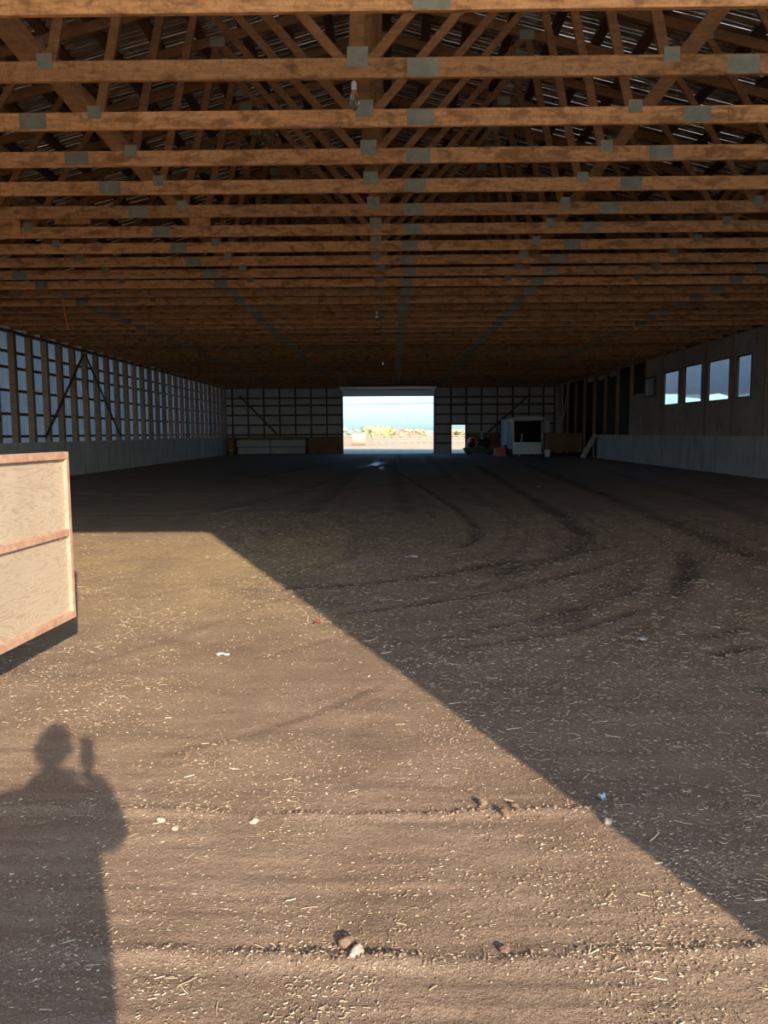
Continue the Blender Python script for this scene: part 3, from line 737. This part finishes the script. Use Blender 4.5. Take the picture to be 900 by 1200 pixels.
MB().box(-W_ + .09, W_ - .16, -.03, .02, .12, .88).build('tailgate', 'white', tr, .01)
for z in (.3, .5, .7): MB().box(-W_ + .12, W_ - .19, -.042, -.03, z - .012, z + .012).build('tailgate_rib', 'steel', tr)
MB().tube([(W_ - .085, -.04, .2), (W_ - .085, -.04, 2.34)], .06, 14).build('door_post', 'chrome', tr, smooth=True)
dr = MB().bar((W_ + .05, -.05, 1.3), (W_ + .20, -.75, 1.3), .045, 1.95).build('rear_door', 'white', tr)
MB().bar((W_ + .09, -.06, .9), (W_ + .09, -.06, 1.7), .03, .03, (1, 0, 0)).build('latch_rod', 'steel', dr)
MB().box(-W_ - .012, -W_, .35, 1.2, .6, 2.2).build('side_panel', 'blue_grey', tr)
MB().box(-W_ - .012, -W_, 1.3, 2.5, ZB + .05, 2.28).build('side_door', 'blue_grey', tr)
MB().box(-W_ - .02, -W_ + .02, 0, .12, .4, 2.35).build('corner_trim', 'steel', tr)
MB().box(-W_ - .03, -W_ - .005, .0, .05, 1.0, 1.5).build('marker_strip', 'red', tr)
for sx in (-1, 1):
    for y in (2.6, 3.4):
        wh = MB().lathe((sx * 1.02 - .1, y, .33), [(.2, 0), (.31, .02), (.33, .06), (.33, .15), (.31, .19), (.2, .21)], 20, 'x').build('wheel', 'black', tr)
        MB().lathe((sx * 1.02 + (.11 if sx > 0 else -.125), y, .33), [(.17, 0), (.17, .02)], 16, 'x').build('wheel_hub', 'white', wh)
MB().bar((0, L_, .38), (0, L_ + .75, .38), .1, .1).build('tow_bar', 'black', tr)
# leaning white pole, bucket, crate
o = MB().tube([(8.16, 49.55, .0), (8.42, 50.08, 1.42)], .04, 8).build('white_pole', 'white'); tag(o, 'thin white pole leaning on the open rear of the trailer', 'pole')
b = empty('white_bucket', (9.62, 47.9, 0)); tag(b, 'small white bucket on the floor by the rear corner of the trailer', 'bucket')
MB().lathe((0, 0, 0), [(.15, .0), (.155, .02), (.185, .40), (.195, .40), (.195, .43), (.18, .43), (.14, .03)], 18).build('pail', 'white', b)
MB().tube([(-.19 * math.cos(q), .05, .42 + .02 - .14 * math.sin(q) * 0 - .1 * math.sin(q)) for q in np.linspace(0, math.pi, 9)], .006, 6).build('handle', 'steel', b)
cr = empty('orange_crate', (6.95, 49.75, 0)); tag(cr, 'orange-red crate on the floor between the machine and the trailer', 'crate')
m = MB().ring('y', (-.34, .03), (.34, .52), (-.25, .30), (.25, .44), -.28, -.25); m.build('front_panel', 'orange', cr)
MB().ring('y', (-.34, .03), (.34, .52), (-.25, .30), (.25, .44), .25, .28).build('rear_panel', 'orange', cr)
for sx in (-1, 1): MB().box(sx * .34 - .015, sx * .34 + .015, -.28, .28, .03, .52).build('end_panel', 'orange', cr)
MB().box(-.33, .33, -.26, .26, 0, .03).build('crate_floor', 'orange', cr)
MB().ring('x', (-.3, -.3), (.3, .3), (-.25, -.25), (.25, .25), 0, .04)
for i in range(4):
    x = -.22 + i * .15; o = MB().lathe((6.95 + x, 49.72 + .03 * (i % 2), .036), [(.055, 0), (.06, .02), (.06, .44), (.03, .52), (.02, .55), (.02, .58)], 12).build('oil_bottle', 'orange' if i % 2 else 'red')
    tag(o, ['dull red jug standing in the orange crate, at the end toward the machine', 'orange jug second along in the orange crate', 'red jug third along in the orange crate', 'orange jug in the orange crate, at the end toward the trailer'][i], 'jug', 'jugs in the orange crate')
# green deck trailer with a red garden machine on it
dk = empty('flat_deck', (6.0, 53.2, 0)); tag(dk, 'low dull green flat deck beside the walk-through doorway', 'deck')
MB().box(-1.08, 1.05, -.55, .55, .30, .46).build('deck_bed', 'green', dk, .02)
MB().box(-1.08, 1.05, -.58, -.55, .16, .50).build('side_rail', 'green', dk)
for sx in (-.72, .72):
    for sy in (-.4, .4): MB().lathe((sx, sy - .06, .17), [(.1, 0), (.17, .02), (.17, .10), (.1, .12)], 16, 'y').build('wheel', 'black', dk)
gm = empty('garden_machine', (5.55, 53.2, .465)); tag(gm, 'garden machine with orange-red cover and white handles on the green deck', 'machine')
m = MB(); bm_prof = [(-.28, .34), (-.30, .5), (-.22, .68), (-.02, .76), (.18, .70), (.27, .52), (.27, .34)]
for y in (-.26, .22): m.v += [(x, y, z) for x, z in bm_prof]
nb = len(bm_prof); m.f += [tuple(range(nb)), tuple(range(2 * nb - 1, nb - 1, -1))] + [(i, (i + 1) % nb, nb + (i + 1) % nb, nb + i) for i in range(nb)]
cov = m.build('engine_cover', 'red', gm, .03)
MB().box(-.12, .1, -.275, -.255, .42, .6).build('grille', 'black', cov)
MB().box(.27, 1.2, -.25, .25, .18, .58).build('machine_body', 'black', gm, .05)
MB().box(.75, 1.15, -.22, .22, .58, .70).build('saddle', 'black', gm, .04); MB().box(1.08, 1.18, -.22, .22, .66, .95).build('saddle_back', 'black', gm, .03)
for sx in (-.05, .95):
    for sy in (-.32, .2): MB().lathe((sx, sy, .22), [(.1, 0), (.20, .02), (.22, .06), (.20, .11), (.1, .12)], 18, 'y').build('wheel', 'black', gm)
MB().tube([(.12, -.36, .05), (.30, -.38, .38), (.36, -.36, .46)], .024, 8).build('handle', 'white', gm)
MB().tube([(-.42, -.33, .02), (-.40, -.33, .45), (-.36, -.3, .62)], .035, 8).build('handle', 'white', gm)
MB().tube([(.62, -.1, .58), (.60, -.1, 1.15)], .035, 8).build('exhaust_pipe', 'white', gm)
# plywood bin on runners and the boards propped in it
bn = empty('plywood_bin', (10.72, 48.75, 0)); tag(bn, 'long brown plywood bin on runners between the trailer and the open studs', 'bin')
for y in (-.45, .45): MB().box(-1.05, 1.05, y - .012, y + .012, .28, 1.48).build('side_panel', 'brown_ply', bn)
for x in (-1.05, 1.05): MB().box(x - .012, x + .012, -.44, .44, .28, 1.48).build('end_panel', 'brown_ply', bn)
MB().box(-1.04, 1.04, -.44, .44, .26, .30).build('bin_floor', 'brown_ply', bn)
for x in (-.8, .8): MB().box(x - .06, x + .06, -.45, .45, 0, .26).build('runner', 'girt', bn)
for x in (-1.07, 1.07): MB().box(x - .04, x + .04, -.49, -.46, .26, 1.5).build('corner_batten', 'post', bn)
tag(MB().bar((10.35, 48.70, .32), (10.60, 49.05, 2.52), .25, .03, (0, 1, 0)).build('white_board', 'white_wood'), 'wide pale board standing upright in the brown plywood bin', 'board')
tag(MB().bar((10.87, 48.72, .32), (10.93, 48.98, 2.50), .22, .03, (0, 1, 0)).build('white_board', 'girt'), 'short grey board standing in the plywood bin next to the pale one', 'board')
tag(MB().bar((10.55, 49.13, .34), (11.2, 49.13, 4.86), .05, .09, (0, 1, 0)).build('thin_lath', 'white_wood'), 'thin pale lath slanting from the plywood bin up to the roof trusses', 'lath')
tag(MB().bar((11.05, 44.9, .02), (11.86, 45.1, 1.40), .28, .04, (0, 1, 0)).build('leaning_plank', 'white_wood'), 'wide plank leaning against the end of the concrete footing', 'plank')
# pale panels leaning at the foot of the back wall
for x0, x1, z0, z1, yb, lab in (
        (-11.25, -8.93, .06, .53, 56.05, 'pale panel lying lowest, at the corner end of the leaning pile by the back wall'),
        (-8.86, -6.35, .06, .53, 56.05, 'pale panel lying lowest, at the door end of the leaning pile by the back wall'),
        (-11.4, -8.95, .58, 1.07, 56.3, 'upper pale panel at the corner end of the leaning pile by the back wall'),
        (-8.88, -6.35, .58, 1.07, 56.3, 'upper pale panel at the door end of the leaning pile by the back wall')):
    p = empty('pale_panel'); tag(p, lab, 'panel', 'pale panels at the foot of the back wall')
    MB().bar(((x0 + x1) / 2, yb, z0), ((x0 + x1) / 2, yb + .16, z1), x1 - x0, .03, (0, 1, 0)).build('sheet', 'clad_back', p)
    MB().bar((x0, yb + .13, z1 + .02), (x1, yb + .13, z1 + .02), .07, .04).build('edge_strip', 'girtx', p)
pr = empty('panel_rest', (0, 0, 0)); tag(pr, 'dark timber rack holding the pale panels at the back wall', 'rack')
for x in (-11.5, -6.2): MB().box(x - .06, x + .06, 56.15, 56.75, 0, 1.15).build('upright', 'girtx', pr)
MB().box(-11.5, -6.2, 56.52, 56.72, 0, .56).build('shelf_beam', 'girtx', pr)
yb_ = empty('yellow_pail', (-11.80, 56.2, 0)); tag(yb_, 'small yellowish pail in the back corner beside the pale panels', 'pail')
MB().lathe((0, 0, 0), [(.13, 0), (.16, .34), (.17, .36), (.15, .36), (.12, .03)], 16).build('pail', 'yellow', yb_); MB().lathe((0, 0, .36), [(.17, 0), (.17, .03), (.05, .05)], 16).build('lid', 'white', yb_)

# ------------------------------------------------------------------ hanging cord and bulbs
yc = Y0 + SP * 11
m = MB().tube([(-8.1 + .04, yc - .06, 5.14), (-8.1 + .02, yc - .06, 4.9), (-8.06, yc - .05, 4.5), (-8.0, yc - .03, 4.12)], .017, 6)
tag(m.build('hanging_cord', 'cord'), 'red cord hanging from a roof truss near the long post wall', 'cord')
def bulb(x, y, lab, drop=.0):
    b_ = empty('light_bulb', (x, y, 4.9)); tag(b_, lab, 'light bulb', 'bare bulbs along the middle of the barn')
    MB().lathe((0, 0, .0), [(.006, .03), (.03, .05), (.052, .10), (.05, .16), (.032, .21), (.026, .235)], 16).build('glass_bulb', 'bulb', b_, smooth=True)
    MB().lathe((0, 0, .235), [(.028, 0), (.03, .07), (.02, .09)], 12).build('socket', 'white', b_)
    MB().tube([(0, 0, .32), (0, 0, .5)], .008, 6).build('wire', 'black', b_)
    b_.location.z = 4.9 + drop
ANG = ' '
bulb(-.375, 8.35, 'clear glass bulb hanging between the second and third trusses in view', -.06)
bulb(-.42, Y0 + SP * 13.5, 'small pale bulb glinting halfway down the middle row of nail plates', -.25)
bulb(-.42, Y0 + SP * 26.5, 'tiny pale bulb glinting just above the big back doorway', -.25)

# ------------------------------------------------------------------ litter and stones
def stone(name, mat, x, y, r_, lab, cat='stone', sq=.7):
    mb = MB(); lump(mb, (0, 0, 0), r_, sq, 1, .25); o = mb.build(name, mat); o.location = (x, y, gz(x, y) + r_ * sq * .45); tag(o, lab, cat); return o
o = stone('stone', 'pale_rock', -.115, 2.135, .022, 'pale flat-faced stone with a dark top near the lower edge of the view')
o = stone('stone', 'pale_rock', -.86, 2.87, .014, 'small round pale stone just outside the edge of the person shadow')
stone('stone', 'pale_rock', -.56, 2.92, .017, 'pale stone lying on the upper crumbly ridge of dirt')
stone('stone', 'pale_rock', -.935, 2.93, .016, 'tan stone half buried beside the elbow of the person shadow')
stone('stone', 'pale_rock', .85, 2.92, .02, 'pale stone at the shadow edge on the upper crumbly ridge')
stone('dirt_clod', 'clod', .37, 3.07, .02, 'dark upright clod above the upper ridge, nearest the middle of the floor', 'dirt clod', 1)
stone('dirt_clod', 'clod', .445, 2.98, .022, 'dark clod of the pair on the upper ridge, further from the shadow edge', 'dirt clod', 1)
stone('dirt_clod', 'clod', .50, 3.04, .014, 'dark clod of the pair on the upper ridge, closer to the shadow edge', 'dirt clod', 1)
stone('dirt_clod', 'clod', .33, 2.16, .014, 'lone dark clod on the lower crumbly ridge', 'dirt clod', .9)
stone('dirt_clod', 'clod', -.145, 2.185, .024, 'dark clod touching the flat-faced pale stone', 'dirt clod', .9)
def scrap(name, mat, x, y, w, d, lab, cat, h=.012):
    nx, ny = 7, 5; mb = MB(); a0 = random.uniform(0, 3)
    for s in (0, 1):
        for i in range(nx):
            for j in range(ny):
                u_, v_ = i / (nx - 1) - .5, j / (ny - 1) - .5
                z = .006 + h * (.5 + mnoise.noise(Vector((u_ * 3 + a0, v_ * 3, a0)))) + s * .002
                mb.v.append((u_ * w * (1 - .4 * abs(v_)), v_ * d * (1 - .5 * u_ * u_ * 2), z))
    q = nx * ny
    for i in range(nx - 1):
        for j in range(ny - 1):
            a = i * ny + j; mb.f += [(a, a + 1, a + ny + 1, a + ny), (q + a, q + a + ny, q + a + ny + 1, q + a + 1)]
    rim = [i * ny for i in range(nx)] + [(nx - 1) * ny + j for j in range(1, ny)] + [i * ny + ny - 1 for i in range(nx - 2, -1, -1)] + [j for j in range(ny - 2, 0, -1)]
    for a, b in zip(rim, rim[1:] + rim[:1]): mb.f.append((a, q + a, q + b, b))
    o = mb.build(name, mat, None, 0, True); o.location = (x, y, gz(x, y)); o.rotation_euler.z = random.uniform(-.4, .4); tag(o, lab, cat)
scrap('paper_scrap', 'paper', -1.2, 5.27, .10, .06, 'thin white paper scrap lying in the sunlit straw', 'paper')
scrap('paper_scrap', 'paper', 1.84, 5.57, .085, .08, 'crumpled white paper scrap on the shaded dirt under the long wheel tracks', 'paper', .04)
scrap('wrapper', 'bluepaper', .88, 3.12, .035, .03, 'small pale blue wrapper in the shade close to the sunlight edge', 'wrapper', .02)
scrap('wrapper', 'redscrap', -.62, 6.14, .05, .05, 'dull red scrap at the slanting edge of the sunlight', 'wrapper', .03)
scrap('paper_scrap', 'paper', .23, 9.36, .16, .05, 'thin white strip on the shaded dirt beside the sunlight edge', 'paper', .03)
for x, y, lab in ((4.1, 21.5, 'speck of white litter far off toward the walk-through doorway'), (-5.5, 9.9, 'speck of white litter beyond the gate near the sunlight edge')):
    scrap('paper_scrap', 'paper', x, y, .12, .08, lab, 'paper', .04)

# ------------------------------------------------------------------ outside, beyond the big doorway
bl = MB().lathe((-.85, 0, .78), [(.70, 0), (.77, .04), (.78, .1), (.78, 1.6), (.77, 1.66), (.70, 1.7)], 28, 'x').build('round_bale', 'bale'); bl.location = (-4.1, 95, 0)
tag(bl, 'pale round straw bale in the sunny field beyond the big doorway', 'bale')
fe = empty('rail_fence', (0, 113, 0)); tag(fe, 'pale rail fence crossing the field beyond the big doorway', 'fence')
for i in range(38): MB().box(-2.4 + i * .95 - .07, -2.4 + i * .95 + .07, -.07, .07, -.2, 1.25 + .1 * math.sin(i * 2.3)).build('fence_post', 'fence', fe)
for z in (.35, .7, 1.05): MB().box(-2.4, 33, -.12, -.07, z - .06, z + .06).build('rail', 'fence', fe)
def tree(x, y, h, w, kind, lab, low=.12):
    t = empty('autumn_tree', (x, y, 0)); tag(t, lab, 'tree', 'trees beyond the field')
    MB().tube([(0, 0, -.2), (.03 * h, 0, h * .3), (0, .02 * h, h * .7)], [.05 * h, .035 * h, .015 * h], 7).build('trunk', 'bark', t)
    m_ = MB()
    for c in range(9):
        a = random.uniform(0, 6.3); q = random.uniform(0, .36) * w; zc = h * random.uniform(low + .15, .80)
        lump(m_, (q * math.cos(a), q * math.sin(a), zc), w * random.uniform(.18, .30), h / w * .8, 1, .4)
    for c in range(260):
        a = random.uniform(0, 6.3); e = random.uniform(-1, 1); q = (random.uniform(.3, .5)) * w * math.sqrt(max(0, 1 - e * e))
        lz = h * (.55 + .42 * e); lz = max(lz, h * low)
        s_ = random.uniform(.02, .05) * w; p = Vector((q * math.cos(a), q * math.sin(a), lz)); d_ = Vector((random.gauss(0, 1), random.gauss(0, 1), random.gauss(0, 1))).normalized() * s_
        e_ = d_.orthogonal().normalized() * s_ * .6; f_ = d_.cross(e_).normalized() * s_ * .2
        m_.add([p - d_, p + e_, p + d_, p - e_, p + f_, p - f_], [(0, 1, 4), (1, 2, 4), (2, 3, 4), (3, 0, 4), (1, 0, 5), (2, 1, 5), (3, 2, 5), (0, 3, 5)])
    m_.build('foliage', kind, t)
TREES = [(-14.0, 205, 3.1, 4.2, 'leaf_grey', 'grey-green tree at the wall end of the treeline seen through the big doorway'),
         (-10.6, 215, 2.6, 4.4, 'leaf_grey', 'low grey-green tree behind the round bale, toward the wall end'),
         (-7.2, 208, 3.5, 3.6, 'leaf_olive', 'olive tree standing over the round bale'),
         (-4.6, 196, 3.9, 3.4, 'leaf_olive', 'tallest olive tree seen through the big doorway'),
         (-2.2, 206, 3.6, 3.2, 'leaf_gold', 'golden tree next to the tallest olive tree'),
         (-.2, 214, 2.8, 3.4, 'leaf_gold', 'low golden tree in the middle of the treeline'),
         (2.4, 210, 2.9, 3.8, 'leaf_rust', 'wide rusty tree in the middle of the treeline'),
         (5.0, 216, 2.5, 3.6, 'leaf_rust', 'low rusty tree beyond the rail fence'),
         (7.4, 204, 2.7, 3.0, 'leaf_olive', 'small olive tree beyond the rail fence'),
         (9.8, 214, 2.3, 3.6, 'leaf_grey', 'grey-green tree beside the far jamb of the big doorway'),
         (13.1, 219, 2.6, 3.2, 'leaf_rust', 'rusty tree hidden just behind the far jamb of the big doorway'),
         (16.4, 209, 2.5, 3.6, 'leaf_gold', 'golden tree seen through the walk-through doorway'),
         (19.2, 206, 2.6, 3.8, 'leaf_olive', 'olive tree seen through the walk-through doorway'),
         (-18.5, 208, 3.0, 4.4, 'leaf_olive', 'olive tree at the hidden end of the treeline')]
for a in TREES: tree(*a)
w = empty('power_line', (0, 150, 0)); tag(w, 'power line strung across the sky beyond the big doorway', 'power line')
for x in (-34, 38): MB().tube([(x, 0, -.3), (x, 0, 8.6)], [.17, .12], 8).build('pole', 'pole', w)
MB().tube([(x, 0, 7.05 + .0018 * (x - 2) ** 2 * .35 + .012 * x) for x in np.linspace(-34, 38, 19)], .045, 5).build('wire', 'black', w)

# ------------------------------------------------------------------ the person taking the picture (behind the camera; shadow falls on the dirt)
def skin_mesh(name, verts, edges, radii, mat, parent, root=0, sub=2):
    me = bpy.data.meshes.new(name); me.from_pydata(verts, edges, []); o = bpy.data.objects.new(name, me); COL.objects.link(o)
    o.modifiers.new('skin', 'SKIN'); sv = me.skin_vertices[0].data if me.skin_vertices else None
    if sv is None:
        bm = bmesh.new(); bm.from_mesh(me); bm.verts.layers.skin.verify(); bm.to_mesh(me); bm.free(); sv = me.skin_vertices[0].data
    for i, r_ in enumerate(radii):
        sv[i].radius = r_ if isinstance(r_, tuple) else (r_, r_); sv[i].use_root = (i == root)
    sd = o.modifiers.new('sub', 'SUBSURF'); sd.levels = sd.render_levels = sub
    for p in me.polygons: p.use_smooth = True
    me.materials.append(M[mat])
    if parent: o.parent = parent
    return o
ps = empty('person', (-.055, -.32, 0)); tag(ps, 'person holding up a phone, seen only as the long shadow on the sunlit dirt', 'person')
J = [((0, 0, .95), (.225, .14)), ((0, 0, 1.12), (.225, .14)), ((0, .0, 1.29), (.235, .14)), ((0, -.01, 1.41), (.16, .10)), ((0, 0, 1.49), .075), ((0, .02, 1.56), .07),
     ((.165, -.01, 1.40), .088), ((.185, .20, 1.225), .074), ((.10, .285, 1.355), .055), ((.075, .30, 1.415), .036),
     ((-.22, -.01, 1.40), .088), ((-.30, -.02, 1.14), .07), ((-.31, .07, .90), .05), ((-.31, .09, .83), .036),
     ((.10, 0, .84), .13), ((.115, .01, .48), .09), ((.12, -.02, .10), .06), ((.13, .13, .045), .05),
     ((-.10, 0, .84), .13), ((-.115, .01, .48), .09), ((-.12, -.02, .10), .06), ((-.13, .13, .045), .05)]
EJ = [(0, 1), (1, 2), (2, 3), (3, 4), (4, 5), (3, 6), (6, 7), (7, 8), (8, 9), (3, 10), (10, 11), (11, 12), (12, 13), (0, 14), (14, 15), (15, 16), (16, 17), (0, 18), (18, 19), (19, 20), (20, 21)]
skin_mesh('body', [p for p, _ in J], EJ, [r_ for _, r_ in J], 'jacket', ps)
# head with face, ears and hair
bm = bmesh.new(); bmesh.ops.create_uvsphere(bm, u_segments=28, v_segments=20, radius=1)
for v in bm.verts:
    x, y, z = v.co
    jaw = 1 - .28 * max(0, -z) ** 1.5; x *= .078 * jaw; yy = y * (.098 if y < 0 else .092) * (1 - .15 * max(0, -z)); zz = z * .118
    if y > .6:
        yy += .020 * math.exp(-((x / .014) ** 2) - (((zz + .02) / .028) ** 2))
        yy += .006 * math.exp(-((x / .03) ** 2) - (((zz + .065) / .012) ** 2))
        for s in (-1, 1): yy -= .010 * math.exp(-(((x - s * .031) / .015) ** 2) - (((zz - .005) / .013) ** 2))
    v.co = (x, yy, zz)
me = bpy.data.meshes.new('head'); bm.to_mesh(me); bm.free()
for p in me.polygons: p.use_smooth = True
me.materials.append(M['skin']); hd = bpy.data.objects.new('head', me); COL.objects.link(hd); hd.parent = ps; hd.location = (0, .02, 1.66)
for s in (-1, 1):
    MB().lathe((s * .031, .083, .004), [(.003, -.008), (.010, -.003), (.010, .003), (.004, .008)], 10, 'y').build('eye', 'white', hd, smooth=True)
    mb = MB(); lump(mb, (s * .078, -.005, -.005), .024, 1.35, 1, .1); mb.build('ear', 'skin', hd, smooth=True)
bm = bmesh.new(); bmesh.ops.create_uvsphere(bm, u_segments=24, v_segments=16, radius=1)
for v in bm.verts:
    x, y, z = v.co; q = 1.06 + .04 * mnoise.noise(v.co * 5)
    v.co = (x * .076 * q, y * .098 * q - .006, max(z, -.35 + .75 * max(0, y + .1)) * .118 * q + .004)
me = bpy.data.meshes.new('hair'); bm.to_mesh(me); bm.free(); me.materials.append(M['hair'])
ha = bpy.data.objects.new('hair', me); COL.objects.link(ha); ha.parent = hd
# hands: palm and five fingers each
RH = -1
def hand(root, fwd, out, side, curl, name):
    root, fwd, out = Vector(root), Vector(fwd).normalized(), Vector(out).normalized(); nrm = fwd.cross(out).normalized() * side
    vs = [root, root + fwd * .045, root + fwd * .085]; ed = [(0, 1), (1, 2)]; rd = [(.026, .018), (.036, .016), (.036, .013)]
    for i, L in enumerate((.066, .075, .070, .054)):
        b = root + fwd * .080 + out * (.030 - i * .020); d = fwd.copy(); ax = out; pi = 1
        p = b
        for s_, (fl, rr) in enumerate(((.42, .0090), (.32, .0082), (.26, .0070))):
            d = (Matrix.Rotation(curl * side * (-1), 3, ax) @ d).normalized(); p = p + d * L * fl; vs.append(p.copy()); ed.append((2 if s_ == 0 else len(vs) - 2, len(vs) - 1)); rd.append(rr)
    t0 = root + fwd * .03 + out * .03; t1 = t0 + (out * .9 + fwd * .7).normalized() * .034; t2 = t1 + (fwd * 1.0 + out * .25).normalized() * .03
    i0 = len(vs); vs += [t0, t1, t2]; ed += [(1, i0), (i0, i0 + 1), (i0 + 1, i0 + 2)]; rd += [.014, .011, .009]
    return skin_mesh(name, [tuple(v) for v in vs], ed, rd, 'skin', ps, 0, 2)
hand((.072, .290, 1.385), (-.30, -.02, 1), (-.95, .05, -.28), RH, .9, 'hand')
hand((-.31, .092, .83), (0, .15, -1), (0, 1, .1), 1, .25, 'hand')
ph = empty('phone', (-.006, -.018, 1.520)); tag(ph, 'phone held upright by the person, seen only as part of the shadow', 'phone')
MB().box(-.036, .036, -.004, .004, -.075, .074).build('case', 'black', ph, .003)
MB().box(-.033, .033, -.0056, -.004, -.07, .07).build('screen', 'dark_inside', ph)

# ------------------------------------------------------------------ light
el = R(21.1); az = math.atan2(1.556, 3.77)       # sun stands behind the photographer, over the right shoulder
to_sun = Vector((math.sin(az) * math.cos(el), -math.cos(az) * math.cos(el), math.sin(el)))
sl = bpy.data.lights.new('sun', 'SUN'); sl.energy = 7; sl.angle = R(.53); sl.color = (1.0, .80, .565)
so = bpy.data.objects.new('sun', sl); COL.objects.link(so); so.rotation_euler = to_sun.to_track_quat('Z', 'Y').to_euler(); so.location = to_sun * 60
wd = bpy.data.worlds.new('sky'); SC.world = wd; wd.use_nodes = True; nt = wd.node_tree; nt.nodes.clear()
ow = nt.nodes.new('ShaderNodeOutputWorld'); bg = nt.nodes.new('ShaderNodeBackground'); sk = nt.nodes.new('ShaderNodeTexSky')
sk.sky_type = 'NISHITA'; sk.sun_disc = False; sk.sun_elevation = el; sk.sun_rotation = math.pi - az; sk.air_density = 1.0; sk.dust_density = 1.7; sk.ozone_density = 1.0; sk.altitude = 500
tm = nt.nodes.new('ShaderNodeMix'); tm.data_type = 'RGBA'; tm.blend_type = 'MULTIPLY'; tm.inputs[0].default_value = 1; tm.inputs[7].default_value = (.66, .95, 1.32, 1); nt.links.new(sk.outputs[0], tm.inputs[6]); nt.links.new(tm.outputs[2], bg.inputs[0]); bg.inputs[1].default_value = .21; nt.links.new(bg.outputs[0], ow.inputs[0])

# ------------------------------------------------------------------ camera
cam = bpy.data.cameras.new('camera'); co = bpy.data.objects.new('camera', cam); COL.objects.link(co); SC.camera = co
cam.sensor_fit = 'VERTICAL'; cam.sensor_height = 24.0; cam.lens = 24.0 * 900 / 1200; cam.clip_start = .02; cam.clip_end = 3000
pit, yaw, rol = R(-5.9), R(.64), R(.35)
fwd = Vector((-math.sin(yaw) * math.cos(pit), math.cos(yaw) * math.cos(pit), math.sin(pit)))
r0 = Vector((math.cos(yaw), math.sin(yaw), 0)); u0 = r0.cross(fwd)
rt = r0 * math.cos(rol) - u0 * math.sin(rol); up = rt.cross(fwd)
mw = Matrix((rt, up, -fwd)).transposed().to_4x4(); mw.translation = (0, 0, 1.55); co.matrix_world = mw

vs = SC.view_settings; vs.view_transform = 'Standard'; vs.look = 'None'; vs.gamma = 1.0; vs.use_curve_mapping = False; vs.exposure = .32
cy = SC.cycles; cy.max_bounces = 14; cy.diffuse_bounces = 8; cy.glossy_bounces = 4; cy.transmission_bounces = 8; cy.transparent_max_bounces = 12
cy.sample_clamp_indirect = 6.0; cy.caustics_reflective = False; cy.caustics_refractive = False
